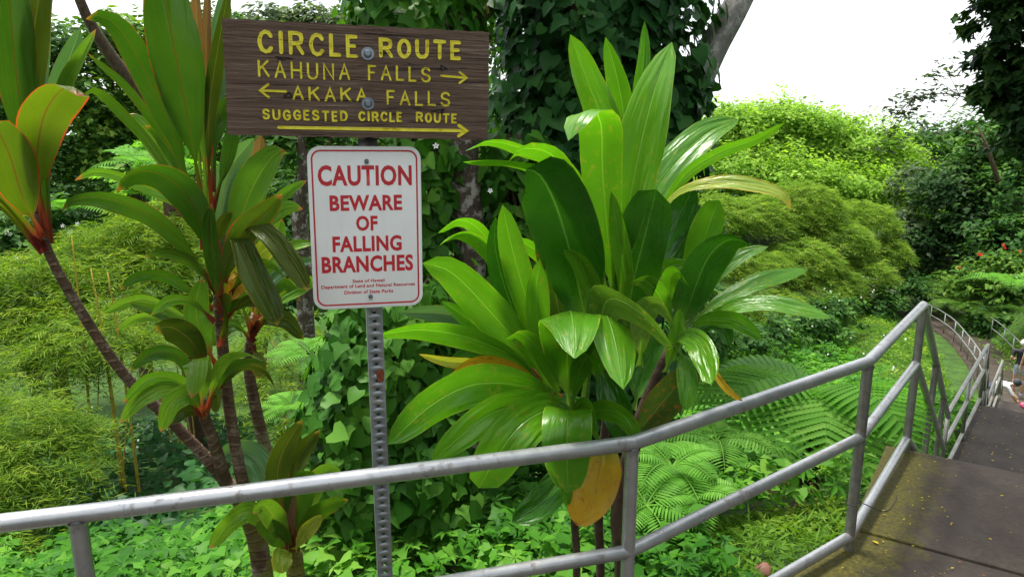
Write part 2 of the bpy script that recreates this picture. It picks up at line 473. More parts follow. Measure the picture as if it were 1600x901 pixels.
# ------------------------------------------------------------------ the lie of the land
E = [np.array(p, float) for p in ((2.07, 3.76, 0), (4.23, 6.77, -1.87), (6.15, 9.2, -1.87), (7.96, 11.7, -3.65), (9.72, 14.0, -3.65),
                                  (12.3, 17.5, -6.0), (13.75, 20.3, -6.05))]          # left edge of the stairway
PATH = np.array([(13.75, 20.3, -6.05), (15.4, 23.2, -6.4), (17.0, 26.4, -6.72), (18.25, 29.6, -6.85), (18.7, 32.6, -6.9), (18.2, 35.5, -6.9), (16.6, 38.5, -6.95), (13.5, 41.5, -7.0), (9, 44, -7)])
PATH = resample(PATH, 60)
CTRL = np.array([
    (-4, .8, -.7), (-2.5, 1.6, -.75), (-1, 1.9, -.7), (0, 2.1, -.62), (.7, 2.5, -.4), (1.15, 2.75, -.22), (1.5, 3.1, -.2), (1.9, 3.75, -.4),
    (-2.5, 3.4, -.9), (-1, 3.6, -.75), (.3, 3.8, -.7), (1.2, 4.0, -.65), (-4.5, 5, -1.9), (-2.5, 5.3, -1.7), (-.7, 5.4, -1.2), (.8, 5.4, -1.05), (2.1, 5.6, -1.3),
    (-8, 8, -3.0), (-4, 8.5, -2.7), (-1.5, 9, -2.6), (1.5, 9, -2.3), (4.5, 9, -2.4), (3.3, 6.6, -1.7),
    (-12, 14, -4), (-5, 14, -4), (0, 14, -4.0), (4.5, 14, -3.9), (7.3, 12.4, -3.6), (8.4, 15.5, -4.6), (-12, 24, -5.5), (-3, 24, -5.8), (5, 21, -5.6), (10.5, 20, -5.9),
    (12, 25, -6.4), (8, 30, -6.6), (13, 31, -6.7), (2, 34, -6.8), (16, 37, -6.9), (-15, 40, -6.0), (5, 46, -7), (20, 44, -6.9), (-30, 30, -4), (-30, 60, -3), (0, 65, -5), (30, 65, -4),
    (7.5, 5, -.2), (10, 9, -1.2), (13.5, 13.5, -2.2), (17, 17.5, -3.4), (19.3, 22.5, -3.9), (21.5, 28, -4.4), (22.5, 34, -4.9), (25, 24, -2.0), (29, 30, -2.2), (20, 12, .3), (32, 18, -1), (6, 0, 0), (50, 40, -2), (40, 60, -3),
    (-6, -3, -.8), (-14, 2, -2.2), (-25, 8, -3.5)], float)
def _phi(r):
    return r
def _fit(P):
    n = len(P)
    A = np.zeros((n + 3, n + 3))
    A[:n, :n] = _phi(np.linalg.norm(P[:, None, :2] - P[None, :, :2], axis=2))
    A[:n, n:] = np.c_[np.ones(n), P[:, :2]]
    A[n:, :n] = A[:n, n:].T
    return np.linalg.solve(A, np.r_[P[:, 2], 0, 0, 0])
_W = _fit(CTRL)
def seg_near(P, a, b):
    """distance to and height of the segment a-b, seen from above"""
    d = b[:2] - a[:2]
    t = np.clip(((P - a[:2]) @ d) / d.dot(d), 0, 1)
    q = a[:2] + t[:, None] * d
    return np.linalg.norm(P - q, axis=1), a[2] + t * (b[2] - a[2])
RGT = np.array([0.815, -0.58])                    # across the stairs, to the right
def ground(x, y):
    P = np.stack([np.ravel(x), np.ravel(y)], 1).astype(float)
    r = np.linalg.norm(P[:, None] - CTRL[None, :, :2], axis=2)
    z = r @ _W[:-3] + np.c_[np.ones(len(P)), P] @ _W[-3:]
    for a, b in zip(E[:-1], E[1:]):               # the stairway is cut into the slope
        off = np.r_[RGT * 0.85, 0]
        d, h = seg_near(P, a + off, b + off)
        lim = h - 0.30 + np.clip(d - 1.05, 0, 9) * 1.1
        z = np.minimum(z, lim)
    dm, hm = np.full(len(P), 1e9), np.zeros(len(P))
    for a, b in zip(PATH[:-1:3], list(PATH[3::3]) + [PATH[-1]]):
        d, h = seg_near(P, a, b)
        k = d < dm
        dm[k], hm[k] = d[k], h[k]
    w = np.clip((3.0 - dm) / 1.6, 0, 1)
    z = z * (1 - w) + (hm - 0.12) * w
    return z.reshape(np.shape(x))
def g1(x, y):
    return float(ground(np.array([x]), np.array([y]))[0])

def on_deck(x, y):
    """true on the landing, the stairs or the path"""
    x, y = np.ravel(x), np.ravel(y)
    P = np.stack([x, y], 1)
    ins = np.zeros(len(P), bool)
    ins |= (y < np.interp(x, [-4, -1.035, .35, 1.397, 2.14, 2.2], [1.02, 1.64, 2.06, 2.82, 3.82, 3.8])) & (x < 3.75) & (y < 3.85 - .66 * np.clip(x - 2.1, 0, 9))
    for a, b in zip(E[:-1], E[1:]):
        d, _ = seg_near(P, a + np.r_[RGT * .85, 0], b + np.r_[RGT * .85, 0])
        ins |= d < 0.95
    for a, b in zip(PATH[:-1:3], list(PATH[3::3]) + [PATH[-1]]):
        d, _ = seg_near(P, a, b)
        ins |= d < 0.85
    return ins

def axis(lo, hi, near, step, far):
    a = [lo]
    while a[-1] < hi:
        a.append(a[-1] + (step if near[0] < a[-1] < near[1] else far))
    return np.array(a)
gx = axis(-70, 90, (-9, 24), 0.3, 2.5)
gy = axis(-12, 120, (0, 40), 0.3, 2.5)
X, Y = np.meshgrid(gx, gy, indexing='ij')
Z = ground(X, Y)
rs = np.random.RandomState(3)
Z = Z + rs.uniform(-.03, .03, Z.shape)
nx, ny = X.shape
i, j = np.meshgrid(np.arange(nx - 1), np.arange(ny - 1), indexing='ij')
q = np.stack([i * ny + j, (i + 1) * ny + j, (i + 1) * ny + j + 1, i * ny + j + 1], -1).reshape(-1, 4)
t = NT("soil_and_moss")
n = t.noise(1.6, 6, t.pos(), 0.65)
n2 = t.noise(14, 5, t.pos(), 0.65)
col = t.ramp(t.math('MULTIPLY', t.math('ADD', n, n2), 0.5), [(0.34, (0.024, 0.019, 0.011)), (0.46, (0.028, 0.060, 0.012)), (0.64, (0.060, 0.14, 0.018))])
M_SOIL = t.done(t.bsdf(col, 0.95, 0, t.bump(n2, 0.8, 0.04), 0.2))
tag(mesh_obj("ground", np.stack([X, Y, Z], -1), [q], M_SOIL), kind="structure")

# far hillside closing the valley
t = NT("hill_green")
n = t.noise(0.6, 8, t.pos(), 0.7)
M_HILL = t.done(t.bsdf(t.ramp(n, [(0.35, (0.012, 0.03, 0.01)), (0.65, (0.05, 0.10, 0.02))]), 0.95, 0, t.bump(n, 1.0, 0.6), 0.2))
hx, hy = np.meshgrid(np.linspace(-90, 110, 90), np.linspace(64, 125, 30), indexing='ij')
hz = -7 + (hy - 64) * .22 + 1.2 * np.sin(hx * .13) + 0.8 * np.sin(hx * .31 + hy * .2)
hz = np.minimum(hz, .3 + .6 * np.sin(hx * .2))
i, j = np.meshgrid(np.arange(89), np.arange(29), indexing='ij')
q = np.stack([i * 30 + j, (i + 1) * 30 + j, (i + 1) * 30 + j + 1, i * 30 + j + 1], -1).reshape(-1, 4)
tag(mesh_obj("hills", np.stack([hx, hy, hz], -1), [q], M_HILL), kind="structure")

# ------------------------------------------------------------------ concrete: landing, stairs, path
def concrete(name, moss_lines, dark=1.0):
    """moss_lines: (point, outward normal) of the edges along which moss creeps in"""
    t = NT(name)
    po = t.pos()
    n, n2 = t.noise(2.2, 6, po, 0.6), t.noise(38, 5, po, 0.7)
    col = t.ramp(t.math('ADD', t.math('MULTIPLY', n, 0.65), t.math('MULTIPLY', n2, 0.35)),
                 [(0.34, tuple(c * dark for c in (0.013, 0.0086, 0.0058))), (0.5, tuple(c * dark for c in (0.031, 0.0215, 0.0150))), (0.68, tuple(c * dark for c in (0.072, 0.053, 0.039)))])
    st = t.ramp(t.noise(7, 5, t.mapping(po, (1, .35, 1), (0, 0, .6)), 0.6), [(0.48, 0), (0.66, 1)])
    col = t.mix(t.math('MULTIPLY', st, 0.45), col, (0.045, 0.036, 0.028))
    d = None
    for p, nn in moss_lines:
        x = t.n("VectorMath", operation='DOT_PRODUCT')
        t.l(po, x.inputs[0])
        x.inputs[1].default_value = (*nn, 0)
        e = t.math('SUBTRACT', float(np.dot(p[:2], nn)), x.outputs["Value"])        # metres inside the edge
        d = e if d is None else t.math('MAXIMUM', d, e)
    if d is not None:
        mn = t.noise(9, 6, po, 0.7)
        m = t.math('ADD', t.math('MULTIPLY_ADD', d, -4.0, 1.6), t.math('MULTIPLY', t.math('SUBTRACT', mn, 0.5), 2.0))
        m = t.ramp(m, [(0.30, 0), (0.85, 1)])
        mc = t.ramp(t.noise(60, 4, po), [(0.35, (0.030, 0.030, 0.002)), (0.55, (0.068, 0.060, 0.002)), (0.8, (0.135, 0.095, 0.004))])
        col = t.mix(t.math('MULTIPLY', m, 0.95), col, mc)
    return t.done(t.bsdf(col, 0.72, 0, t.bump(t.math('ADD', n2, n), 0.6, 0.008), 0.35))

RP = [np.array(p) for p in ((-1.035, 1.595, 0), (.35, 1.997, 0), (1.397, 2.756, 0), (2.12, 3.686, 0))]     # rail posts A B C D
def outn(a, b):
    d = unit((b - a)[:2])
    return np.array([-d[1], d[0]])
EDGE = [np.array([-3.4, .95]), RP[0][:2] + outn(RP[0], RP[1]) * .06, RP[1][:2] + unit(outn(RP[0], RP[1]) + outn(RP[1], RP[2])) * .06,
        RP[2][:2] + unit(outn(RP[1], RP[2]) + outn(RP[2], RP[3])) * .06, np.array([2.06, 3.775])]
moss = [(EDGE[1], outn(RP[0], RP[1])), (EDGE[2], outn(RP[1], RP[2])), (EDGE[3], unit(np.array([-(EDGE[4] - EDGE[3])[1], (EDGE[4] - EDGE[3])[0]])))]
M_SLAB = concrete("landing_concrete", moss)
M_STAIR = concrete("stair_concrete", [], 0.8)
M_PATH = concrete("path_concrete", [], 1.15)
def slab(name, poly, z, thick, mat, bev=0.012):
    bm = bmesh.new()
    vs = [bm.verts.new((p[0], p[1], z)) for p in poly]
    f = bm.faces.new(vs)
    if f.normal.z < 0:
        f.normal_flip()
    r = bmesh.ops.extrude_face_region(bm, geom=[f])
    for v in r['geom']:
        if isinstance(v, bmesh.types.BMVert):
            v.co.z -= thick
    bmesh.ops.recalc_face_normals(bm, faces=bm.faces)
    bmesh.ops.bevel(bm, geom=list(bm.edges), offset=bev, segments=2, affect='EDGES', profile=.6)
    me = bpy.data.meshes.new(name)
    bm.to_mesh(me)
    bm.free()
    me.materials.append(mat)
    o = bpy.data.objects.new(name, me)
    COL.objects.link(o)
    return tag(o, kind="structure")
far_dir = np.array([.837, -.547])                  # the lip of the landing runs this way
J0 = np.array([1.475, 2.915])                      # where the joint meets the edge
J1 = J0 + far_dir * 2.3
LIP = EDGE[4] + far_dir * 2.0
slab("landing", [EDGE[4], LIP, J1 + [0.006, .008], J0 + [.006, .008]], 0.0, 0.34, M_SLAB)
slab("landing", [J0, J1, [3.8, -3], [-3.6, -3], EDGE[0], EDGE[1], EDGE[2], EDGE[3]], -0.004, 0.34, M_SLAB)

def flight(a, b, n, w=1.75):
    """n risers from a down to b; left edge a-b"""
    d = unit((b - a)[:2])
    rt = np.array([d[1], -d[0]])
    run, rise = np.linalg.norm((b - a)[:2]) / n, (a[2] - b[2]) / n
    m = MB()
    ang = math.atan2(d[1], d[0])
    R = [[d[0], rt[0], 0], [d[1], rt[1], 0], [0, 0, 1]]
    for k in range(n):
        zt = a[2] - rise * (k + 1)
        c = a[:2] + d * run * (k + .5) + rt * w / 2
        m.box((c[0], c[1], zt - .25 - .001 * k), (run + .004, w, .5), R)
    return tag(m.build("stairs", M_STAIR, smooth=False), kind="structure")
def platform(a, b, w=1.75, th=.35):
    d = unit((b - a)[:2])
    rt = np.array([d[1], -d[0]])
    a2, b2 = a[:2] + d * .006, b[:2]
    slab("landing", [a2, b2, b2 + rt * w, a2 + rt * w], a[2], th, M_STAIR)
flight(E[0] + [.004, .006, 0], E[1], 11)
platform(E[1], E[2])
flight(E[2] + [.004, .006, 0], E[3], 10)
platform(E[3], E[4])
flight(E[4] + [.004, .006, 0], E[5], 13)
# path beyond, one ribbon with thickness
d = unit(np.gradient(PATH, axis=0)[:, :2])
rt = np.stack([d[:, 1], -d[:, 0]], 1)
L = np.c_[PATH[:, :2] - rt * .02, PATH[:, 2]]
Rr = np.c_[PATH[:, :2] + rt * 1.6, PATH[:, 2]]
L[:, :2] -= rt * .35 * np.linspace(0, 1, len(L))[:, None]
V = np.concatenate([L, Rr, L - [0, 0, .2], Rr - [0, 0, .2]])
n = len(PATH)
k = np.arange(n - 1)
tag(mesh_obj("path", V, [np.concatenate([np.stack([k, n + k, n + k + 1, k + 1], 1), np.stack([2 * n + k, k, k + 1, 2 * n + k + 1], 1), np.stack([n + k, 3 * n + k, 3 * n + k + 1, n + k + 1], 1)])], M_PATH, smooth=False), kind="structure")
platform(E[5] + [0, 0, -.02], E[6] + [0, 0, -.02])

# ------------------------------------------------------------------ handrails
def pipe(name, pts, r, mat, root, seg=14):
    m = MB()
    m.tube(pts, r, seg)
    for p in pts[1:-1]:
        uvsphere(m, p, r * 1.0)
    return m.build(name, mat, root, auto=40)
def uvsphere(m, c, r, ns=12, nr=8, sc=(1, 1, 1)):
    th = np.linspace(0, np.pi, nr + 1)
    ph = np.linspace(0, 2 * np.pi, ns, endpoint=False)
    v = np.array([[math.sin(a) * math.cos(b), math.sin(a) * math.sin(b), math.cos(a)] for a in th for b in ph]) * r * np.array(sc) + np.asarray(c)
    i, j = np.meshgrid(np.arange(nr), np.arange(ns), indexing='ij')
    k = (j + 1) % ns
    m.add(v, [np.stack([i * ns + j, (i + 1) * ns + j, (i + 1) * ns + k, i * ns + k], -1).reshape(-1, 4)])
PR = 0.0225
def z_(p, z):
    return np.array([p[0], p[1], z])
def lerp(a, b, t):
    return np.asarray(a) * (1 - t) + np.asarray(b) * t
A0 = np.array([-3.3, .99, 0])
rail = empty("handrail", "silver three-rail pipe handrail bending along the mossy edge of the near landing", "railing", RP[1])
HB = E[1] + [.03, -.02, 0]
nodes = [A0, RP[0], RP[1], RP[2], RP[3], HB]
TZ = [.81, .81, .81, .81, .81, -1.06]
MZ = [.46, .46, .46, .493, .497, -1.40]
BZ = [.055, .055, .055, .055, .075, -1.80]
pipe("top_rail", [z_(p, z) for p, z in zip(nodes, TZ)], PR, M_PIPE, rail)
pipe("middle_rail", [z_(p, z) for p, z in zip(nodes, MZ)], PR * .94, M_PIPE, rail)
pipe("bottom_rail", [z_(p, z) for p, z in zip(nodes, BZ)], PR * .94, M_PIPE, rail)
for p, z0, z1 in [(A0, -.3, .81), (RP[0], -.02, .81), (RP[1], -.02, .81), (RP[2], -.02, .81), (RP[3], -.02, .81),
                  (lerp(RP[3], HB, .36), -.95, .81 - 1.87 * .36), (lerp(RP[3], HB, .70), -1.5, .81 - 1.87 * .70)]:
    m = MB()
    m.tube([z_(p, z0), z_(p, z1 - .01)], PR * .92, 14)
    if z0 == -.02:                                 # grout round the foot and weld bead under the rail
        pass
    m.tube([z_(p, z1 - .030), z_(p, z1 - .016)], [PR * .95, PR * 1.12], 14, caps=False)
    m.build("post", M_OLDPIPE if p is not RP[0] and p is not RP[1] else M_PIPE, rail, auto=40)
def landing_rail(a, b, c, label, grp):
    """level part a-b, then down to c"""
    r = empty("handrail", label, "railing", a, grp)
    mat = M_OLDPIPE
    for nm, h in (("top_rail", .81), ("middle_rail", .48), ("bottom_rail", .08)):
        pipe(nm, [a + [0, 0, h], b + [0, 0, h], c + [0, 0, h]], PR, mat, r, 10)
    for q in (0.0, .5, .995):
        p = lerp(a, b, q)
        MB().tube([p + [0, 0, -.02], p + [0, 0, .80]], PR * .92, 10).build("post", mat, r)
    for q in (.33, .67):
        p = lerp(b, c, q)
        MB().tube([p + [0, 0, -.5], p + [0, 0, .80]], PR * .92, 10).build("post", mat, r)
landing_rail(E[1] + [.10, .10, 0], E[2] + [.03, -.02, 0], E[3] + [.03, -.02, 0], "weathered pipe handrail on the second landing, just below the near landing's steps", "handrails down the stairway")
landing_rail(E[3] + [.10, .10, 0], E[4] + [.03, -.02, 0], E[5] + [.03, -.02, 0], "weathered pipe handrail on the small third landing, beside the stooping person in a dark cap", "handrails down the stairway")
def path_rail(side, i0, i1, label):
    P = (L if side < 0 else Rr)[i0:i1] + [0, 0, 0]
    P = P + np.c_[rt[i0:i1] * (.08 if side < 0 else -.06), np.zeros(len(P))]
    r = empty("handrail", label, "railing", P[0], "handrails along the far path")
    for nm, h in (("top_rail", .86), ("middle_rail", .45)):
        MB().tube(P + [0, 0, h], PR * .95, 8).build(nm, M_PIPE, r)
    for p in P[::3]:
        MB().tube([p, p + [0, 0, .85]], PR * .9, 8).build("post", M_PIPE, r)
path_rail(-1, 4, 52, "thin grey handrail along the lawn side of the far curving path")
path_rail(1, 6, 52, "thin grey handrail along the shrubby bank side of the far curving path")
w = MB()
a = np.linspace(0, 2 * np.pi * 1.35, 30)
w.tube(np.stack([RP[2][0] + .031 * np.cos(a), RP[2][1] + .031 * np.sin(a), .20 + .012 * a / 6], 1), .0022, 6)
w.tube(resample([RP[2] + [.03, -.02, .215], RP[2] + [.10, -.06, .20], RP[2] + [.17, .0, .205], RP[2] + [.2, .04, .22]], 14), .0022, 6)
tag(w.build("wire", plain("dark_wire", (.02, .02, .018))), "thin dark wire twisted round the corner post above its foot", "wire")

# ------------------------------------------------------------------ the signs
GL = {  # single-stroke capitals in a 1 x 1 box
 'A': [[(0, 0), (.5, 1), (1, 0)], [(.2, .36), (.8, .36)]],
 'C': [[(.97, .80), (.8, .95), (.5, 1), (.2, .9), (.03, .65), (0, .5), (.03, .35), (.2, .1), (.5, 0), (.8, .05), (.97, .2)]],
 'D': [[(0, 0), (0, 1), (.5, 1), (.82, .86), (1, .5), (.82, .14), (.5, 0), (0, 0)]],
 'E': [[(1, 1), (0, 1), (0, 0), (1, 0)], [(0, .52), (.82, .52)]],
 'F': [[(1, 1), (0, 1), (0, 0)], [(0, .52), (.8, .52)]],
 'G': [[(.95, .82), (.78, .96), (.5, 1), (.2, .9), (.03, .65), (0, .5), (.03, .35), (.2, .1), (.5, 0), (.8, .05), (1, .2), (1, .46), (.6, .46)]],
 'H': [[(0, 0), (0, 1)], [(1, 0), (1, 1)], [(0, .5), (1, .5)]],
 'I': [[(.5, 0), (.5, 1)]],
 'K': [[(0, 0), (0, 1)], [(.95, 1), (0, .42)], [(.36, .62), (1, 0)]],
 'L': [[(0, 1), (0, 0), (1, 0)]],
 'N': [[(0, 0), (0, 1), (1, 0), (1, 1)]],
 'O': [[(.5 + .5 * math.sin(a), .5 + .5 * math.cos(a)) for a in np.linspace(0, 2 * np.pi, 21)]],
 'R': [[(0, 0), (0, 1), (.6, 1), (.88, .92), (.95, .74), (.88, .56), (.6, .48), (0, .48)], [(.5, .48), (1, 0)]],
 'S': [[(.93, .83), (.75, .97), (.45, 1), (.15, .92), (.04, .74), (.16, .58), (.5, .5), (.84, .42), (.97, .25), (.85, .07), (.5, 0), (.2, .04), (.03, .2)]],
 'T': [[(0, 1), (1, 1)], [(.5, 1), (.5, 0)]],
 'U': [[(0, 1), (0, .32), (.1, .12), (.3, .01), (.5, 0), (.7, .01), (.9, .12), (1, .32), (1, 1)]]}
def stroke(m, pts, w, z0, rnd):
    """a routed, painted groove: flat ribbon, a lip at each side and a hollow middle, rounded ends; drawn in x,z with y towards the back"""
    P = np.array(pts, float)
    closed = np.allclose(P[0], P[-1])
    d = unit(np.diff(P, axis=0))
    nrm = np.stack([-d[:, 1], d[:, 0]], 1)
    N = np.zeros_like(P)
    for k in range(len(P)):
        a = nrm[k - 1] if k > 0 else (nrm[-1] if closed else nrm[0])
        b = nrm[k] if k < len(nrm) else (nrm[0] if closed else nrm[-1])
        s = unit(a + b)
        N[k] = s / max(.6, s.dot(a))
    Q, W, M = list(P), [1.0] * len(P), list(N)
    if not closed:
        for k, dd in ((0, -d[0]), (-1, d[-1])):
            for f_, ww in ((.62, .78), (.95, .3)):
                if k == 0:
                    Q.insert(0, P[0] + dd * w * f_); W.insert(0, ww); M.insert(0, N[0])
                else:
                    Q.append(P[-1] + dd * w * f_); W.append(ww); M.append(N[-1])
    Q, W, M = np.array(Q), np.array(W), np.array(M)
    W = W * (1 + rnd.uniform(-.09, .09, len(W)))
    z0 = z0 - .0003 * rnd.rand()
    rows = []
    for u, y in ((-1.08, .0015), (-1, z0), (-.45, z0 + .0016), (.45, z0 + .0016), (1, z0), (1.08, .0015)):
        p = Q + M * (W * w * u)[:, None]
        rows.append(np.c_[p[:, 0], np.full(len(p), y), p[:, 1]])
    V = np.stack(rows, 1).reshape(-1, 3)
    n = len(Q)
    i, j = np.meshgrid(np.arange(n - 1), np.arange(5), indexing='ij')
    m.add(V, [np.stack([i * 6 + j, (i + 1) * 6 + j, (i + 1) * 6 + j + 1, i * 6 + j + 1], -1).reshape(-1, 4)])

BW, BH, BT = .676, .2835, .045
board = empty("trail_sign", "brown weathered wooden board with yellow routed words CIRCLE ROUTE, bolted to the steel post", "sign", (-.3935, 2.0, 1.823))
board.rotation_euler = (-.0077, .0233, .2213)
bm = bmesh.new()
bmesh.ops.create_grid(bm, x_segments=60, y_segments=24, size=.5)
rs = np.random.RandomState(11)
nz = lambda x: .0010 * math.sin(x * 31) + .0007 * math.sin(x * 83 + 1)
for v in bm.verts:
    x, y = v.co.x, v.co.y
    ex = nz(y * 1.7) if abs(x) > .499 else 0
    ez = nz(x * 2.3) if abs(y) > .499 else 0
    v.co = Vector((x * BW + ex, 0.0, y * BH + ez))
r = bmesh.ops.extrude_face_region(bm, geom=list(bm.faces))
for v in r['geom']:
    if isinstance(v, bmesh.types.BMVert):
        v.co.y += BT
bmesh.ops.recalc_face_normals(bm, faces=bm.faces)
me = bpy.data.meshes.new("board")
bm.to_mesh(me); bm.free()
me.materials.append(M_WOOD)
bo = bpy.data.objects.new("board", me)
COL.objects.link(bo)
bo.parent = board
m = MB()
def bx(u, v):
    return np.array([(u - .5) * BW, (.5 - v) * BH])
def word(s, u0, u1, v0, v1, w, wI=.14):
    adv = [wI if c == 'I' else .72 if c in 'EFL' else .95 if c in 'ST' else 1.0 for c in s]
    gap = .75
    tot = sum(adv) + gap * (len(s) - 1)
    x = 0.0
    for c, a in zip(s, adv):
        ua, ub = u0 + (u1 - u0) * x / tot, u0 + (u1 - u0) * (x + a) / tot
        jit = rs.uniform(-.004, .004)
        for st in GL[c]:
            pts = []
            for (gx_, gy_) in st:
                p = bx(ua + (ub - ua) * gx_, v1 + jit + (v0 - v1) * gy_)
                pts.append(p)
            stroke(m, pts, w, -.0018, rs)
        x += a + gap
word("CIRCLE", .128, .480, .100, .270, .0047)
word("ROUTE", .574, .880, .112, .255, .0047)
word("KAHUNA", .122, .452, .350, .480, .0026)
word("FALLS", .528, .764, .350, .470, .0026)
word("AKAKA", .243, .515, .562, .670, .0026)
word("FALLS", .598, .842, .568, .685, .0026)
word("SUGGESTED", .130, .440, .772, .850, .0026)
word("CIRCLE", .488, .650, .768, .842, .0026)
word("ROUTE", .712, .868, .764, .838, .0026)
def arrow(a, b, w, hl, hv):
    a, b = bx(*a), bx(*b)
    d = np.sign(b[0] - a[0])
    stroke(m, [a, lerp(a, b, .5), b - [d * .004, 0]], w, -.0016, rs)
    stroke(m, [b + [-d * hl, hv], b, b + [-d * hl, -hv]], w, -.0022, rs)
arrow((.808, .415), (.910, .425), .0028, .019, .014)
arrow((.216, .605), (.122, .605), .0028, .021, .016)
arrow((.185, .925), (.912, .918), .0042, .022, .014)
m.build("lettering", M_YELLOW, board, smooth=False, org=(0, 0, 0))
def knot(u, v, a, b, s):
    p = bx(u, v)
    k = np.linspace(0, 2 * np.pi, 14, endpoint=False)
    rr = 1 + .35 * np.sin(k * 3 + s) + .2 * np.sin(k * 5 + 2 * s)
    V = np.c_[p[0] + a * rr * np.cos(k), np.full(14, -.0012), p[1] + b * rr * np.sin(k)]
    MB().add(np.vstack([V, [[p[0], .0006, p[1]]]]), [[[i_, (i_ + 1) % 14, 14] for i_ in range(14)]]).build("knot_hole", M_KNOT, board, smooth=False, org=(0, 0, 0))
knot(.212, .318, .020, .0042, 1); knot(.815, .345, .010, .0062, 2); knot(.225, .640, .012, .006, 3.5); knot(.80, .742, .017, .0062, 5); knot(.585, .235, .012, .003, 7)
def crack(pts, w):
    P = np.array([bx(*p) for p in pts])
    Q = resample(np.c_[P, np.zeros(len(P))], 46)[:, :2]
    Q[:, 1] += np.cumsum(rs.uniform(-.0006, .0006, 46)) * .6
    ww = w * (.35 + .9 * rs.rand(46)) * np.sin(np.linspace(.12, 3.02, 46)) ** .4
    V = np.concatenate([np.c_[Q[:, 0], np.full(46, -.0008), Q[:, 1] + ww], np.c_[Q[:, 0], np.full(46, -.0008), Q[:, 1] - ww]])
    k = np.arange(45)
    MB().add(V, [np.stack([k, 46 + k, 46 + k + 1, k + 1], 1)]).build("crack", M_KNOT, board, smooth=False, org=(0, 0, 0))
crack([(.0, .688), (.2, .662), (.4, .668), (.6, .672), (.8, .676), (1, .69)], .0011)
crack([(.56, .232), (.7, .215), (.85, .205), (1, .215)], .0008)
crack([(.55, .40), (.68, .37), (.82, .345), (1, .345)], .0009)
crack([(.02, .14), (.2, .16), (.42, .21)], .0007)
crack([(.0, .40), (.15, .42), (.36, .46), (.6, .50), (.9, .52)], .0006)
crack([(.3, .055), (.5, .06), (.75, .08), (.99, .075)], .0006)
def bolt(parent, x, z, r, y0=0.0, washer=True):
    m = MB()
    if washer:
        m.tube([(x, y0, z), (x, y0 - .0025, z)], r, 20)
    m.tube([(x, y0 - .002, z), (x, y0 - .007, z), (x, y0 - .0095, z)], [r * .62, r * .60, r * .42], 6 if not washer else 16)
    m.tube([(x, y0 - .009, z), (x, y0 - .0125, z)], r * .30, 10)
    m.build("bolt", M_BOLT, parent, org=(0, 0, 0), auto=35)
for u, v in ((.524, .245), (.522, .690)):
    p = bx(u, v)
    bolt(board, p[0], p[1], .0165)

# white caution plate
SW, SH, SR = .3047, .4498, .034
plate = empty("caution_sign", "white metal plate reading CAUTION in red with red border, below the wooden board", "sign", (-.4026, 2.0318, 1.4327))
plate.rotation_euler = (0, .0117, .25)
def rrect(w, h, r, n=8):
    out = []
    for cx, cy, a0 in ((w / 2 - r, h / 2 - r, 0), (-w / 2 + r, h / 2 - r, 90), (-w / 2 + r, -h / 2 + r, 180), (w / 2 - r, -h / 2 + r, 270)):
        for k in range(n + 1):
            a = math.radians(a0 + 90 * k / n)
            out.append((cx + r * math.cos(a), cy + r * math.sin(a)))
    return np.array(out)
o_ = rrect(SW, SH, SR)
n = len(o_)
i_ = rrect(SW - .003, SH - .003, SR - .0015)
V = np.vstack([np.c_[o_[:, 0], np.full(n, .0005), o_[:, 1]], np.c_[i_[:, 0], np.zeros(n), i_[:, 1]], np.c_[o_[:, 0], np.full(n, .003), o_[:, 1]]])
k = np.arange(n); k2 = (k + 1) % n
MB().add(V, [np.concatenate([np.stack([k, k2, n + k2, n + k], 1), np.stack([k, 2 * n + k, 2 * n + k2, k2], 1)]), [list(range(n, 2 * n))], [list(range(2 * n, 3 * n))[::-1]]]).build("plate", M_WHITE, plate, smooth=False, org=(0, 0, 0))
a_, b_ = rrect(SW - .0195, SH - .0195, SR - .009), rrect(SW - .0285, SH - .0285, SR - .0135)
V = np.vstack([np.c_[a_[:, 0], np.full(n, -.0007), a_[:, 1]], np.c_[b_[:, 0], np.full(n, -.0007), b_[:, 1]]])
MB().add(V, [np.stack([k, k2, n + k2, n + k], 1)]).build("border", M_RED, plate, smooth=False, org=(0, 0, 0))
def text(body, cx, w, z0, z1, off):
    """one line of lettering whose capitals span z0..z1 and whose width is w, as a mesh lying on the plate"""
    cu = bpy.data.curves.new("t", 'FONT')
    cu.body = body
    cu.size = 1
    cu.offset = off
    cu.resolution_u = 3
    cu.space_character = 1.06
    ob = bpy.data.objects.new("t", cu)
    COL.objects.link(ob)
    dg = bpy.context.evaluated_depsgraph_get()
    me = bpy.data.meshes.new_from_object(ob.evaluated_get(dg))
    bpy.data.objects.remove(ob)
    V = np.empty(len(me.vertices) * 3)
    me.vertices.foreach_get("co", V)
    V = V.reshape(-1, 3)
    cap = 0.714
    x0, x1 = V[:, 0].min(), V[:, 0].max()
    base = 0.0
    N = np.c_[cx + ((V[:, 0] - x0) / (x1 - x0) - .5) * w, np.full(len(V), -.0007), z1 + (V[:, 1] - base) / cap * (z0 - z1)]
    me.vertices.foreach_set("co", N.ravel())
    me.update()
    return me
rows = [("CAUTION", .83, .114, .230, .028), ("BEWARE", .645, .293, .383, .030), ("OF", .192, .420, .507, .030), ("FALLING", .622, .544, .636, .030), ("BRANCHES", .828, .668, .765, .030),
        ("State of Hawaii", .292, .815, .835, .024), ("Department of Land and Natural Resources", .852, .846, .867, .024), ("Division of State Parks", .446, .885, .906, .024)]
for body, w, v0, v1, off in rows:
    me = text(body, 0, w * SW, (.5 - v0) * SH, (.5 - v1) * SH, off * 1.15)
    me.materials.append(M_RED)
    me.name = "lettering"
    o = bpy.data.objects.new("lettering", me)
    COL.objects.link(o)
    o.parent = plate
bolt(plate, .004, .185, .011, washer=False)
bolt(plate, .004, -.192, .011, washer=False)

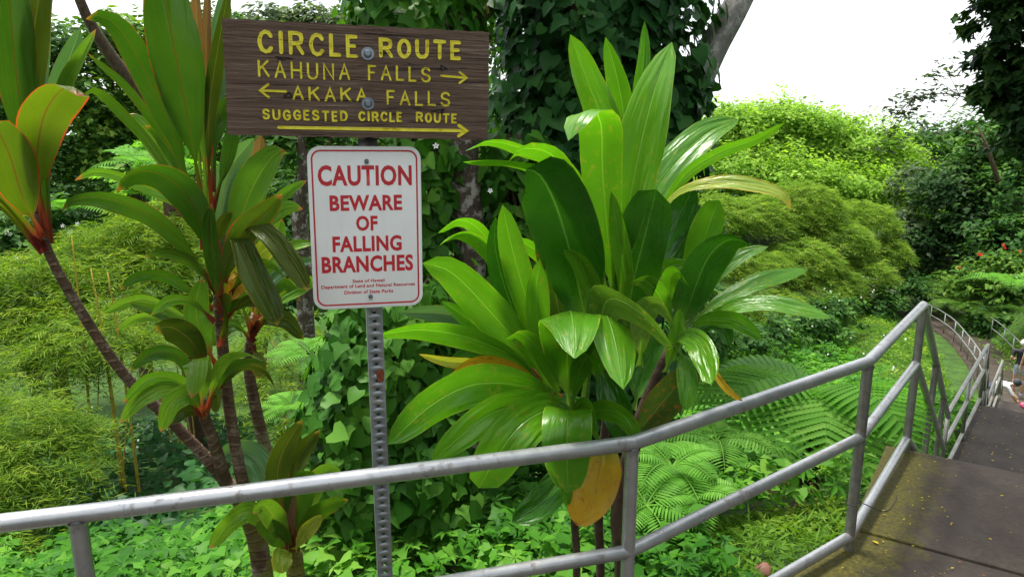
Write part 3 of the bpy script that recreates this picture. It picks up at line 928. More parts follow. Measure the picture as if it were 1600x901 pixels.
# perforated steel post (square tube, holes right through front and back)
PX, PY_, PWD = -.398, 2.064, .046
top, bot = 1.90, -.95
post = empty("sign_post", "grey perforated square steel post carrying both signs, with a rust patch halfway up", "post", (PX, PY_, bot))
post.rotation_euler = (0, 0.0, .25)
pitch = .0262
ncell = int((top - bot) / pitch)
m = MB()
k8 = np.linspace(0, 2 * np.pi, 8, endpoint=False) + np.pi / 8
hole = np.stack([.0054 * np.cos(k8), .0054 * np.sin(k8)], 1)
for y in (0.0, .04):
    for c in range(ncell):
        zc = (c + .5) * pitch
        sq = np.array([(PWD / 2, pitch / 2), (-PWD / 2, pitch / 2), (-PWD / 2, -pitch / 2), (PWD / 2, -pitch / 2)])
        V = np.vstack([np.c_[sq[:, 0], np.full(4, y), sq[:, 1] + zc], np.c_[hole[:, 0], np.full(8, y), hole[:, 1] + zc], np.c_[hole[:, 0], np.full(8, y + (.004 if y == 0 else -.004)), hole[:, 1] + zc]])
        f4 = [[4 + a, 4 + (a + 1) % 8, 12 + (a + 1) % 8, 12 + a] for a in range(8)]
        m.add(V, [[[0, 1, 6, 5], [1, 2, 8, 7], [2, 3, 10, 9], [3, 0, 4, 11]], [[0, 5, 4], [1, 7, 6], [2, 9, 8], [3, 11, 10]], f4])
hgt = ncell * pitch
for sx_ in (-1, 1):
    m.add([(sx_ * PWD / 2, 0, 0), (sx_ * PWD / 2, .04, 0), (sx_ * PWD / 2, .04, hgt), (sx_ * PWD / 2, 0, hgt)], [[[0, 1, 2, 3]]])
m.build("tube", M_POST, post, smooth=False, org=(0, 0, 0))
zr = 1.0 - bot
MB().add([(.004, -.0012, zr - .03), (.018, -.0012, zr - .026), (.0215, -.0012, zr - .002), (.019, -.0012, zr + .012), (.006, -.0012, zr + .013), (-.004, -.0012, zr + .004)], [[[0, 1, 2, 3, 4, 5]]]).build("rust_patch", M_RUST, post, smooth=False, org=(0, 0, 0))
MB().box((0, -.004, 1.668 - bot), (.052, .006, .06)).build("bracket", M_BLACK, post, smooth=False, org=(0, 0, 0))

# ------------------------------------------------------------------ ti plants, leaf by leaf
CAMP = np.array([0, 0, EYE])
def blade(name, root, spine, wpx, mat, roll=0.0, pet=.16, cup=.22, wave=.05, a=.78, b=.62, twist=0.0, n=22, mcols=9, seed=0, petw=.011):
    """spine: (px,py,Y) points from stem to tip; wpx: widest width in photo pixels"""
    r_ = np.random.RandomState(seed)
    P = resample([at(*p) for p in spine], n)
    Ym = np.mean([p[2] for p in spine]); pm = np.mean([p[1] for p in spine])
    W = wpx * mpp(Ym, pm)
    T = unit(np.gradient(P, axis=0))
    mid = n // 2
    N = np.zeros((n, 3))
    f = unit(CAMP - P[mid])
    N[mid] = unit(f - T[mid] * f.dot(T[mid]))
    for i in range(mid + 1, n):
        N[i] = unit(N[i - 1] - T[i] * N[i - 1].dot(T[i]))
    for i in range(mid - 1, -1, -1):
        N[i] = unit(N[i + 1] - T[i] * N[i + 1].dot(T[i]))
    s = np.linspace(0, 1, n)
    Bn = np.cross(T, N)
    ang = np.radians(roll + twist * (s - .5))[:, None]
    N2 = N * np.cos(ang) + Bn * np.sin(ang)
    Sd = np.cross(T, N2)
    q = np.clip((s - pet) / (1 - pet), 0, 1)
    prof = q ** a * (1 - q) ** b
    prof /= (a / (a + b)) ** a * (b / (a + b)) ** b
    hw = np.maximum(prof * W / 2, np.where(s < .75, petw * (1.35 - 0.9 * np.clip(s / max(pet, .01), 0, 1)), .0006))
    hw[-1] = .0006
    u = np.linspace(-1, 1, mcols)
    cupv = (cup + .8 * np.clip(1 - q * 5, 0, 1))[:, None]
    ph = r_.uniform(0, 6.28, 2)
    edge = np.sin(s * r_.uniform(9, 15) + ph[0])[:, None] * (u[None] > 0) + np.sin(s * r_.uniform(9, 15) + ph[1])[:, None] * (u[None] <= 0)
    h = cupv * np.abs(u[None]) ** 1.25 - .28 * cup * np.abs(u[None]) ** 3 + wave * edge * u[None] ** 2 * 1.6
    V = P[:, None] + Sd[:, None] * (u[None, :, None] * hw[:, None, None]) + N2[:, None] * (h * hw[:, None])[:, :, None]
    uv = np.stack([np.broadcast_to((u + 1) / 2, (n, mcols)), np.broadcast_to(s[:, None], (n, mcols))], -1)
    i, j = np.meshgrid(np.arange(n - 1), np.arange(mcols - 1), indexing='ij')
    f4 = np.stack([i * mcols + j, i * mcols + j + 1, (i + 1) * mcols + j + 1, (i + 1) * mcols + j], -1).reshape(-1, 4)
    return mesh_obj(name, V.reshape(-1, 3), [f4], mat, root, uv=uv.reshape(-1, 2))
def leaves(root, rows, depth=0.0, petk=1.0, petw=None, wk=1.0):
    for k, (sp, w, mat, *o) in enumerate(rows):
        kw = dict(o[0]) if o else {}
        rr = np.random.RandomState(k * 13 + 5)
        kw["pet"] = kw.get("pet", .16) * petk
        kw.setdefault("twist", rr.uniform(-30, 30))
        kw.setdefault("wave", rr.uniform(.05, .13))
        kw.setdefault("cup", rr.uniform(.22, .42))
        if petw:
            kw.setdefault("petw", petw)
        sp = [(x, y, Yd + depth) for x, y, Yd in sp]
        blade("leaf", root, sp, w * wk, mat, seed=k * 7 + len(rows), **kw)
def stem(root, pts, wpx, mat, name="stem", extra_down=None):
    P = [at(*p) for p in pts]
    if extra_down is not None:                     # carry on down into the soil
        p = P[0].copy()
        P.insert(0, np.array([p[0] + extra_down[0], p[1] + extra_down[1], g1(p[0], p[1]) - .08]))
    Y0 = pts[0][2]
    r0 = np.array([w * mpp(pts[min(i, len(pts) - 1)][2]) / 2 for i, w in enumerate(wpx)])
    if extra_down is not None:
        r0 = np.r_[r0[0] * 1.15, r0]
    m = MB()
    m.tube(P, r0, 14, smoothpath=40)
    o = m.build(name, mat, root)
    return o

ti = empty("ti_plant", "large glossy green ti plant with broad strap leaves, right behind the middle of the handrail", "plant", (*at(950, 850, 2.5)[:2], g1(*at(950, 850, 2.5)[:2])))
stem(ti, [(972, 900, 2.5), (965, 800, 2.5), (985, 700, 2.5), (1012, 620, 2.48), (1045, 545, 2.48)], [26, 24, 21, 18, 14], B_BROWN, extra_down=(0, 0))
stem(ti, [(938, 895, 2.58), (935, 800, 2.56), (945, 680, 2.5), (957, 560, 2.47), (965, 430, 2.45)], [15, 16, 16, 15, 10], B_BROWN, extra_down=(0, 0))
stem(ti, [(901, 895, 2.5), (898, 820, 2.5), (893, 720, 2.48), (889, 650, 2.44)], [13, 13, 14, 14], B_BROWN, extra_down=(0, 0))
R = [
 # upper crown
 ([(960, 560, 2.42), (966, 430, 2.38), (992, 270, 2.34), (1020, 150, 2.34), (1050, 66, 2.38)], 88, G_HI, dict(roll=-18, pet=.2)),
 ([(965, 400, 2.56), (945, 210, 2.58), (915, 120, 2.57), (891, 54, 2.55)], 62, G_HI, dict(roll=15, pet=.1)),
 ([(968, 390, 2.6), (975, 210, 2.6), (966, 130, 2.58), (946, 58, 2.56)], 44, G_HI, dict(roll=-12, pet=.1)),
 ([(985, 320, 2.66), (998, 160, 2.66), (1006, 90, 2.66), (1007, 34, 2.66)], 26, G_HI, dict(pet=.1, cup=.5)),
 ([(966, 560, 2.42), (955, 430, 2.36), (942, 275, 2.30), (940, 200, 2.25), (928, 172, 2.18), (905, 180, 2.11), (888, 220, 2.08)], 80, G_HI, dict(roll=-8, pet=.2, b=.38)),
 ([(955, 470, 2.42), (915, 330, 2.33), (870, 250, 2.24), (835, 232, 2.17), (808, 236, 2.13), (795, 252, 2.11)], 52, G_HI, dict(roll=-30, pet=.15, b=.45)),
 ([(945, 370, 2.48), (890, 265, 2.42), (810, 230, 2.34), (760, 222, 2.3), (727, 236, 2.26)], 34, G_HI, dict(roll=-50, pet=.1)),
 ([(945, 360, 2.5), (880, 285, 2.42), (800, 253, 2.32), (724, 253, 2.24)], 30, G_HI, dict(roll=-48, pet=.1)),
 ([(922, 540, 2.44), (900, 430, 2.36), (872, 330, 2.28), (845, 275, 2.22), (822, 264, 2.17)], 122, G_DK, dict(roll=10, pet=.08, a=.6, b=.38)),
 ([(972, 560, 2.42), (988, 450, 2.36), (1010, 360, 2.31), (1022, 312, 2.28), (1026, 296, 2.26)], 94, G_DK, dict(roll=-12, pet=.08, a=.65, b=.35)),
 ([(985, 440, 2.5), (1015, 320, 2.55), (1055, 255, 2.6), (1105, 208, 2.66), (1154, 187, 2.7)], 66, G_HI, dict(roll=-22, pet=.12)),
 ([(1000, 400, 2.48), (1060, 285, 2.52), (1120, 240, 2.54), (1180, 218, 2.53), (1226, 192, 2.5)], 30, G_HI, dict(roll=42, pet=.1)),
 ([(1005, 390, 2.42), (1055, 307, 2.37), (1125, 286, 2.31), (1185, 292, 2.26), (1222, 305, 2.22), (1236, 328, 2.2)], 32, G_YG, dict(roll=-50, pet=.1)),
 ([(1000, 430, 2.6), (1016, 280, 2.66), (1030, 215, 2.68), (1042, 196, 2.66)], 34, G_HI, dict(pet=.1)),
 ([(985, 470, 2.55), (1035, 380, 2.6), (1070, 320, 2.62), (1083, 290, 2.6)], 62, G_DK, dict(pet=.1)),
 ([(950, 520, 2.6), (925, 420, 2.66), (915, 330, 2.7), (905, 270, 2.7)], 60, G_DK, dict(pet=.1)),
 # right crown
 ([(1058, 520, 2.54), (1085, 420, 2.54), (1110, 345, 2.52), (1124, 312, 2.49)], 54, G_HI, dict(roll=-10, pet=.1, b=.35)),
 ([(1060, 530, 2.48), (1084, 455, 2.43), (1108, 400, 2.38), (1140, 374, 2.32), (1172, 382, 2.27)], 70, G_DK, dict(roll=8, pet=.08)),
 ([(1072, 510, 2.44), (1130, 468, 2.44), (1190, 441, 2.45), (1262, 421, 2.47)], 40, G_HI, dict(roll=-38, pet=.12)),
 ([(1075, 525, 2.46), (1130, 486, 2.41), (1190, 474, 2.36), (1250, 484, 2.3), (1299, 497, 2.26)], 38, G_HI, dict(roll=-36, pet=.12)),
 ([(1050, 545, 2.4), (1066, 526, 2.32), (1090, 535, 2.22), (1107, 570, 2.12), (1112, 600, 2.06)], 46, G_HI, dict(pet=.06, b=.4)),
 ([(1045, 480, 2.42), (1046, 436, 2.37), (1060, 424, 2.32), (1076, 446, 2.28)], 30, G_HI, dict(pet=.05)),
 ([(1075, 530, 2.5), (1105, 505, 2.44), (1130, 512, 2.4), (1140, 540, 2.38)], 34, G_DK, dict(pet=.1)),
 ([(1040, 580, 2.42), (1056, 525, 2.4), (1063, 482, 2.4)], 26, G_HI, dict(pet=.05)),
 ([(1105, 560, 2.3), (1122, 590, 2.26), (1140, 612, 2.24), (1160, 626, 2.23)], 13, G_YE, dict(pet=.02, cup=.5)),
 ([(985, 690, 2.42), (1025, 640, 2.4), (1060, 600, 2.38), (1092, 575, 2.36)], 66, G_BR, dict(roll=18, pet=.1)),
 ([(1055, 510, 2.56), (1060, 430, 2.6), (1080, 380, 2.62), (1095, 350, 2.62)], 60, G_DK, dict(pet=.1)),
 ([(1010, 670, 2.46), (1035, 645, 2.42), (1060, 632, 2.4)], 20, T_BN, dict(pet=.1)),
 # folded leaves in front
 ([(890, 650, 2.42), (886, 575, 2.3), (888, 505, 2.17), (891, 484, 2.10), (896, 508, 1.98), (898, 560, 1.86)], 108, G_HI, dict(roll=4, pet=.12, b=.75, a=.9)),
 ([(962, 650, 2.42), (945, 575, 2.3), (940, 512, 2.19), (948, 492, 2.12), (962, 535, 2.0), (974, 608, 1.88)], 92, G_HI, dict(roll=-6, pet=.12, b=.7, a=.9)),
 ([(945, 590, 2.36), (940, 500, 2.24), (955, 466, 2.17), (1000, 488, 2.06), (1050, 540, 1.96)], 78, G_SP, dict(roll=-4, pet=.1, b=.5)),
 ([(1000, 570, 2.4), (1006, 490, 2.3), (1030, 474, 2.25), (1054, 508, 2.22)], 44, G_SP, dict(pet=.1)),
 # lower left crown
 ([(882, 655, 2.42), (840, 575, 2.39), (765, 485, 2.35), (705, 425, 2.32), (660, 411, 2.3)], 74, G_HI, dict(roll=-20, pet=.22)),
 ([(884, 660, 2.4), (820, 572, 2.36), (740, 530, 2.31), (660, 515, 2.24), (588, 524, 2.18)], 46, G_HI, dict(roll=-30, pet=.2)),
 ([(875, 620, 2.52), (770, 515, 2.54), (700, 490, 2.54), (624, 488, 2.54)], 38, T_BL, dict(roll=-20, pet=.1)),
 ([(866, 610, 2.42), (828, 485, 2.37), (802, 395, 2.33), (785, 320, 2.3)], 52, G_HI, dict(roll=-12, pet=.14)),
 ([(856, 600, 2.45), (800, 480, 2.42), (775, 395, 2.39), (774, 338, 2.36)], 46, G_DK, dict(roll=24, pet=.1)),
 ([(868, 610, 2.37), (844, 530, 2.33), (838, 450, 2.30), (846, 402, 2.28)], 46, G_HI, dict(roll=16, pet=.14)),
 ([(892, 580, 2.46), (872, 480, 2.42), (857, 415, 2.39), (838, 374, 2.36)], 46, G_BR, dict(pet=.1)),
 ([(830, 490, 2.55), (770, 400, 2.52), (730, 368, 2.47), (702, 370, 2.42), (686, 384, 2.4)], 36, G_HI, dict(roll=-32, pet=.1)),
 ([(800, 430, 2.58), (750, 360, 2.53), (715, 344, 2.48), (684, 364, 2.45)], 32, G_HI, dict(roll=-36, pet=.1)),
 ([(862, 590, 2.5), (810, 510, 2.52), (770, 480, 2.52), (735, 470, 2.5)], 34, G_HI, dict(roll=-20, pet=.1)),
 ([(875, 650, 2.4), (825, 592, 2.36), (775, 567, 2.31), (735, 568, 2.27), (704, 584, 2.24)], 36, G_YE, dict(roll=-28, pet=.2)),
 ([(835, 605, 2.46), (760, 570, 2.43), (700, 564, 2.41), (655, 553, 2.4)], 22, G_YG, dict(roll=-30, pet=.1)),
 ([(902, 665, 2.36), (845, 612, 2.27), (755, 598, 2.17), (680, 628, 2.09), (606, 694, 2.03)], 74, G_HI, dict(roll=-14, pet=.14, a=.85)),
 ([(905, 665, 2.3), (850, 628, 2.22), (775, 642, 2.12), (718, 682, 2.06), (674, 722, 2.04)], 58, G_HI, dict(roll=-12, pet=.12)),
 ([(908, 668, 2.3), (868, 638, 2.2), (815, 662, 2.1), (775, 715, 2.05), (748, 762, 2.04)], 88, G_HI, dict(roll=-6, pet=.08, b=.4)),
 ([(900, 680, 2.3), (888, 640, 2.16), (886, 665, 2.07), (886, 710, 2.05), (888, 770, 2.06)], 86, G_HI, dict(pet=.06, b=.42, a=.5)),
 ([(938, 690, 2.25), (938, 725, 2.18), (925, 770, 2.12), (900, 820, 2.1)], 84, G_YE, dict(pet=.04, roll=8, a=.5, b=.55, wave=.1)),
 ([(884, 690, 2.16), (884, 740, 2.13), (887, 792, 2.12)], 24, G_HI, dict(pet=.02)),
 ([(935, 560, 2.34), (950, 600, 2.28), (968, 660, 2.24), (972, 690, 2.24)], 56, G_DK, dict(pet=.05)),
 # narrower leaves filling the three crowns
 ([(962, 560, 2.5), (1000, 470, 2.5), (1040, 420, 2.46), (1075, 410, 2.42)], 36, G_HI, dict(roll=-20)),
 ([(955, 560, 2.44), (930, 470, 2.36), (905, 410, 2.3), (880, 390, 2.26)], 38, G_HI, dict(roll=15)),
 ([(965, 540, 2.4), (975, 440, 2.34), (962, 350, 2.3), (955, 300, 2.29)], 36, G_HI, dict(roll=20)),
 ([(940, 500, 2.5), (870, 420, 2.5), (820, 380, 2.46), (790, 380, 2.44)], 34, G_HI, dict(roll=-20)),
 ([(885, 650, 2.36), (850, 560, 2.3), (815, 520, 2.24), (790, 530, 2.2)], 34, G_HI, dict(roll=-15)),
 ([(893, 650, 2.34), (905, 580, 2.26), (925, 555, 2.18), (945, 590, 2.08)], 40, G_HI),
 ([(880, 655, 2.44), (800, 560, 2.44), (740, 505, 2.42), (690, 470, 2.4)], 36, G_HI, dict(roll=-15)),
 ([(890, 660, 2.32), (908, 640, 2.2), (926, 650, 2.1), (936, 690, 2.05)], 44, G_HI),
 ([(895, 660, 2.3), (935, 640, 2.2), (975, 650, 2.12), (1000, 690, 2.1)], 40, G_HI, dict(roll=15)),
 ([(1062, 530, 2.46), (1100, 500, 2.4), (1150, 500, 2.34), (1190, 530, 2.3)], 32, G_HI, dict(roll=20)),
 ([(1055, 530, 2.44), (1035, 470, 2.36), (1010, 440, 2.3), (985, 440, 2.26)], 34, G_HI),
 ([(1065, 520, 2.5), (1110, 440, 2.52), (1160, 400, 2.54), (1200, 385, 2.54)], 30, G_HI, dict(roll=-25)),
 ([(1058, 540, 2.4), (1070, 570, 2.3), (1075, 610, 2.24), (1070, 640, 2.22)], 36, G_HI),
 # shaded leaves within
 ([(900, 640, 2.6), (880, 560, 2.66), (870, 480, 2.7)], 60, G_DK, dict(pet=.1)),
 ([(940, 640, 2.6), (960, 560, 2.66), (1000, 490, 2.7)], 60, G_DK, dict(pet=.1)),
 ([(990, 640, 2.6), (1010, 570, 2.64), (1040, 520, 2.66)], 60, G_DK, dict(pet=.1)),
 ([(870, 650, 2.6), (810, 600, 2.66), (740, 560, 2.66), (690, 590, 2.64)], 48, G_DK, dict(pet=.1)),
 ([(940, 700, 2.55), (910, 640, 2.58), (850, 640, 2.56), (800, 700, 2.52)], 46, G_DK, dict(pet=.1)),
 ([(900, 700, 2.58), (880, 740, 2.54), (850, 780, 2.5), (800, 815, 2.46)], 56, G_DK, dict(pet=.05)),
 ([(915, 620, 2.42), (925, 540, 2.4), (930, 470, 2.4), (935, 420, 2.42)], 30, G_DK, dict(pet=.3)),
]
leaves(ti, R, petk=1.3, wk=.88)

tl = empty("ti_plant", "tall ti plant with red-stalked leaves on ringed stems, one stem leaning far left", "plant", (*at(405, 880, 2.3)[:2], g1(*at(405, 880, 2.3)[:2])))
stem(tl, [(412, 905, 2.3), (385, 800, 2.28), (335, 730, 2.24), (270, 660, 2.18), (190, 580, 2.08), (112, 462, 1.98), (72, 385, 1.93), (56, 320, 1.91)], [34, 28, 21, 18, 17, 15, 14, 11], B_TI, extra_down=(.02, 0))
stem(tl, [(392, 800, 2.27), (372, 720, 2.22), (356, 620, 2.16), (346, 520, 2.1), (340, 440, 2.08), (325, 340, 2.08)], [22, 19, 18, 18, 16, 11], B_TI)
stem(tl, [(352, 752, 2.25), (334, 690, 2.16), (319, 648, 2.08), (315, 620, 2.05)], [22, 19, 17, 13], B_TI)
Lf = [
 # leaning stem's crown, far left
 ([(58, 340, 1.92), (35, 190, 1.88), (20, 60, 1.86), (12, -80, 1.86)], 78, T_GR, dict(roll=14, pet=.15)),
 ([(62, 330, 1.94), (48, 170, 1.92), (52, 60, 1.9), (70, -60, 1.9)], 64, T_OL, dict(roll=-20, pet=.15)),
 ([(64, 320, 2.0), (60, 150, 2.05), (68, 50, 2.05), (82, -50, 2.05)], 42, T_BL, dict(roll=-30, pet=.1)),
 ([(72, 360, 1.92), (58, 265, 1.83), (66, 190, 1.76), (88, 148, 1.71), (112, 134, 1.67), (122, 150, 1.65)], 96, T_RD, dict(roll=4, pet=.18, b=.35, a=.6)),
 ([(66, 370, 1.9), (36, 310, 1.8), (16, 245, 1.73), (-6, 200, 1.69), (-22, 190, 1.67)], 92, T_RD, dict(roll=4, pet=.15, b=.4)),
 ([(62, 320, 2.06), (52, 210, 2.1), (50, 140, 2.1), (50, 82, 2.1)], 30, T_BL, dict(pet=.1)),
 ([(66, 310, 2.12), (78, 190, 2.15), (100, 115, 2.15), (126, 44, 2.15)], 46, T_BL, dict(roll=10, pet=.1)),
 ([(72, 300, 2.1), (96, 155, 2.15), (124, 92, 2.13), (150, 46, 2.1)], 30, T_LT, dict(roll=-20, pet=.1)),
 ([(66, 385, 1.92), (30, 340, 1.88), (-10, 300, 1.84), (-80, 250, 1.8)], 50, T_RD, dict(pet=.55, petw=.009)),
 ([(68, 395, 1.92), (30, 350, 1.9), (-12, 315, 1.88), (-90, 300, 1.86)], 40, T_RD, dict(pet=.55, petw=.009)),
 ([(76, 380, 1.93), (72, 300, 1.95), (70, 220, 1.98), (78, 140, 2.0)], 30, T_GR, dict(pet=.6, petw=.009)),
 # main upper crown
 ([(322, 360, 2.06), (303, 240, 2.02), (283, 130, 1.99), (264, 30, 1.97), (250, -70, 1.97)], 104, T_GR, dict(roll=8, pet=.2)),
 ([(318, 370, 2.06), (275, 220, 2.02), (225, 110, 1.97), (185, 42, 1.92), (150, 24, 1.88), (134, 30, 1.86)], 56, T_GR, dict(roll=-10, pet=.2)),
 ([(325, 380, 2.07), (272, 235, 2.06), (205, 145, 2.02), (138, 84, 2.0)], 30, T_GR, dict(roll=-50, pet=.2)),
 ([(312, 350, 2.07), (235, 225, 2.05), (172, 158, 2.02), (142, 140, 1.99), (126, 158, 1.97)], 32, T_GR, dict(roll=-45, pet=.15)),
 ([(308, 320, 2.16), (262, 245, 2.2), (220, 195, 2.2), (200, 178, 2.2)], 50, T_LT, dict(roll=-15, pet=.1)),
 ([(326, 340, 2.06), (326, 190, 2.02), (338, 90, 1.99), (358, -20, 1.96)], 34, T_OL, dict(roll=30, pet=.15)),
 ([(332, 260, 2.12), (338, 150, 2.16), (346, 60, 2.18), (352, -20, 2.18)], 46, T_BL, dict(roll=-12, pet=.1)),
 ([(322, 330, 2.1), (312, 110, 2.08), (306, 0, 2.06), (302, -70, 2.06)], 22, T_BN, dict(pet=.1, cup=.6)),
 ([(324, 300, 2.12), (322, 100, 2.1), (326, -40, 2.1)], 20, T_BN, dict(pet=.1, cup=.6)),
 ([(331, 300, 2.08), (338, 210, 2.1), (346, 180, 2.12), (356, 150, 2.12)], 34, T_GR, dict(pet=.3)),
 ([(318, 390, 2.05), (313, 280, 2.06), (310, 180, 2.08), (316, 90, 2.1)], 26, T_LT, dict(pet=.35)),
 ([(324, 400, 2.03), (322, 300, 2.04), (318, 210, 2.05), (314, 150, 2.06)], 26, T_LT, dict(pet=.4, cup=.5)),
 # middle crown
 ([(345, 440, 2.03), (312, 340, 1.93), (275, 288, 1.85), (235, 268, 1.80), (200, 274, 1.76), (181, 300, 1.74)], 70, T_GR, dict(roll=-12, pet=.15)),
 ([(346, 460, 2.02), (292, 388, 1.96), (232, 335, 1.91), (165, 309, 1.86), (115, 312, 1.83), (97, 328, 1.81)], 50, T_GR, dict(roll=-32, pet=.15)),
 ([(335, 430, 2.08), (295, 330, 2.06), (205, 282, 2.04), (150, 268, 2.02), (117, 282, 2.0)], 30, T_LT, dict(roll=-40, pet=.1)),
 ([(350, 440, 2.01), (372, 355, 1.98), (395, 292, 1.97), (425, 245, 1.96), (446, 236, 1.95)], 72, T_LT, dict(roll=-14, pet=.14, a=.85)),
 ([(342, 400, 2.14), (346, 310, 2.18), (364, 255, 2.2), (396, 217, 2.2)], 52, T_BL, dict(roll=12, pet=.1)),
 ([(380, 360, 2.22), (398, 280, 2.25), (404, 235, 2.25), (408, 210, 2.25)], 38, T_BN, dict(pet=.1)),
 ([(346, 480, 2.0), (352, 425, 1.93), (380, 365, 1.87), (415, 332, 1.83), (441, 303, 1.81)], 54, T_RD, dict(roll=-18, pet=.14)),
 ([(372, 400, 1.97), (392, 352, 1.87), (425, 372, 1.81), (458, 415, 1.79), (482, 454, 1.78)], 44, T_OL, dict(roll=-10, pet=.12, b=.4)),
 ([(362, 410, 1.97), (372, 372, 1.88), (394, 425, 1.82), (420, 475, 1.8), (434, 508, 1.79)], 56, T_OL, dict(roll=-6, pet=.1, b=.38)),
 ([(360, 480, 2.06), (374, 435, 2.06), (405, 398, 2.06), (440, 372, 2.06)], 46, G_YG, dict(pet=.05)),
 ([(378, 420, 2.08), (372, 440, 2.04), (364, 455, 2.03), (358, 470, 2.02)], 40, G_YE, dict(pet=.02)),
 ([(372, 400, 2.12), (418, 335, 2.12), (448, 302, 2.12), (479, 282, 2.12)], 26, T_LT, dict(roll=-20, pet=.1)),
 ([(380, 405, 2.08), (415, 350, 2.07), (448, 324, 2.06), (473, 327, 2.05)], 34, T_LT, dict(roll=-25, pet=.1)),
 ([(385, 450, 2.2), (425, 408, 2.22), (460, 385, 2.22), (490, 380, 2.22)], 28, T_LT, dict(roll=-25, pet=.1)),
 ([(392, 480, 2.2), (435, 430, 2.22), (465, 412, 2.22), (492, 406, 2.22)], 28, T_BL, dict(roll=-25, pet=.1)),
 ([(400, 500, 2.2), (445, 468, 2.22), (492, 444, 2.22)], 18, T_LT, dict(roll=-25, pet=.1)),
 ([(342, 490, 1.97), (334, 425, 1.93), (326, 360, 1.91), (330, 318, 1.9)], 34, T_GR, dict(roll=20, pet=.12)),
 ([(338, 570, 2.02), (314, 525, 2.0), (306, 480, 2.0), (314, 435, 2.0)], 52, T_LT, dict(roll=12, pet=.08)),
 ([(335, 480, 2.06), (265, 434, 2.02), (218, 430, 1.98), (188, 452, 1.95)], 30, T_GR, dict(roll=-34, pet=.1)),
 ([(330, 520, 2.1), (245, 472, 2.1), (205, 470, 2.1), (162, 490, 2.1)], 24, T_LT, dict(roll=-34, pet=.1)),
 ([(325, 530, 2.08), (255, 490, 2.06), (202, 472, 2.04)], 26, T_GR, dict(roll=-20, pet=.1)),
 ([(325, 520, 2.12), (232, 494, 2.12), (181, 516, 2.12)], 20, T_LT, dict(roll=-30, pet=.1)),
 ([(328, 580, 2.0), (296, 530, 1.94), (264, 510, 1.89), (243, 516, 1.87)], 58, T_OL, dict(roll=-12, pet=.08, b=.4)),
 ([(348, 520, 2.04), (362, 470, 2.04), (368, 420, 2.06)], 30, T_GR, dict(pet=.2)),
 ([(345, 540, 2.05), (352, 500, 2.0), (350, 455, 1.98)], 26, T_RD, dict(pet=.5)),
 # more slim leaves between
 ([(328, 400, 2.06), (300, 330, 2.05), (268, 290, 2.02), (244, 286, 2.0)], 30, T_LT, dict(roll=-30, pet=.14)),
 ([(336, 420, 2.04), (356, 350, 2.02), (366, 300, 2.02), (372, 262, 2.02)], 34, T_BL, dict(roll=20, pet=.14)),
 ([(340, 455, 2.0), (300, 410, 1.96), (258, 392, 1.92), (226, 402, 1.9)], 30, T_GR, dict(roll=-30, pet=.14)),
 ([(352, 470, 2.04), (390, 420, 2.0), (425, 412, 1.97), (448, 436, 1.95)], 30, T_GR, dict(roll=20, pet=.14)),
 ([(350, 500, 2.04), (385, 470, 2.0), (415, 475, 1.98), (436, 505, 1.96)], 28, T_OL, dict(roll=20, pet=.14)),
 ([(338, 500, 2.0), (296, 470, 1.96), (262, 470, 1.93), (236, 492, 1.9)], 26, T_LT, dict(roll=-30, pet=.14)),
 ([(330, 330, 2.1), (352, 260, 2.12), (362, 215, 2.12), (366, 180, 2.12)], 30, T_GR, dict(pet=.2)),
 ([(318, 340, 2.1), (286, 270, 2.12), (252, 214, 2.12), (226, 196, 2.1)], 30, T_GR, dict(roll=-30, pet=.2)),
 ([(344, 420, 1.99), (338, 390, 1.97), (346, 350, 1.96), (362, 330, 1.95)], 24, T_RD, dict(pet=.3)),
 # lowest crown
 ([(318, 650, 2.03), (310, 580, 1.94), (305, 560, 1.89), (303, 585, 1.86), (299, 622, 1.85)], 56, T_LT, dict(pet=.12, b=.6, a=.8)),
 ([(317, 645, 2.04), (283, 596, 1.98), (235, 590, 1.93), (193, 628, 1.9)], 32, T_LT, dict(roll=-24, pet=.12)),
 ([(317, 650, 2.02), (272, 608, 1.96), (222, 620, 1.91), (188, 660, 1.88)], 36, T_LT, dict(roll=-20, pet=.12)),
 ([(317, 652, 2.0), (296, 616, 1.93), (266, 632, 1.88), (251, 674, 1.86)], 46, T_LT, dict(roll=-8, pet=.12)),
 ([(314, 650, 2.04), (290, 640, 2.0), (268, 660, 1.97)], 32, T_OL, dict(pet=.1)),
 ([(322, 640, 2.04), (345, 568, 1.97), (378, 550, 1.93), (412, 564, 1.9)], 30, T_LT, dict(roll=24, pet=.12)),
 ([(322, 640, 2.06), (350, 580, 2.02), (390, 562, 2.0), (420, 568, 1.98)], 26, T_GR, dict(roll=24, pet=.12)),
 ([(324, 635, 2.1), (368, 574, 2.1), (412, 576, 2.08), (430, 604, 2.06)], 28, T_OL, dict(roll=24, pet=.12)),
 ([(322, 640, 2.06), (336, 610, 2.08), (337, 645, 2.06)], 24, T_RD, dict(pet=.1)),
 ([(312, 630, 2.08), (285, 562, 2.06), (242, 550, 2.03), (203, 578, 2.0)], 32, T_GR, dict(roll=-20, pet=.12)),
]
leaves(tl, Lf, petk=1.5, petw=.008, wk=.75)

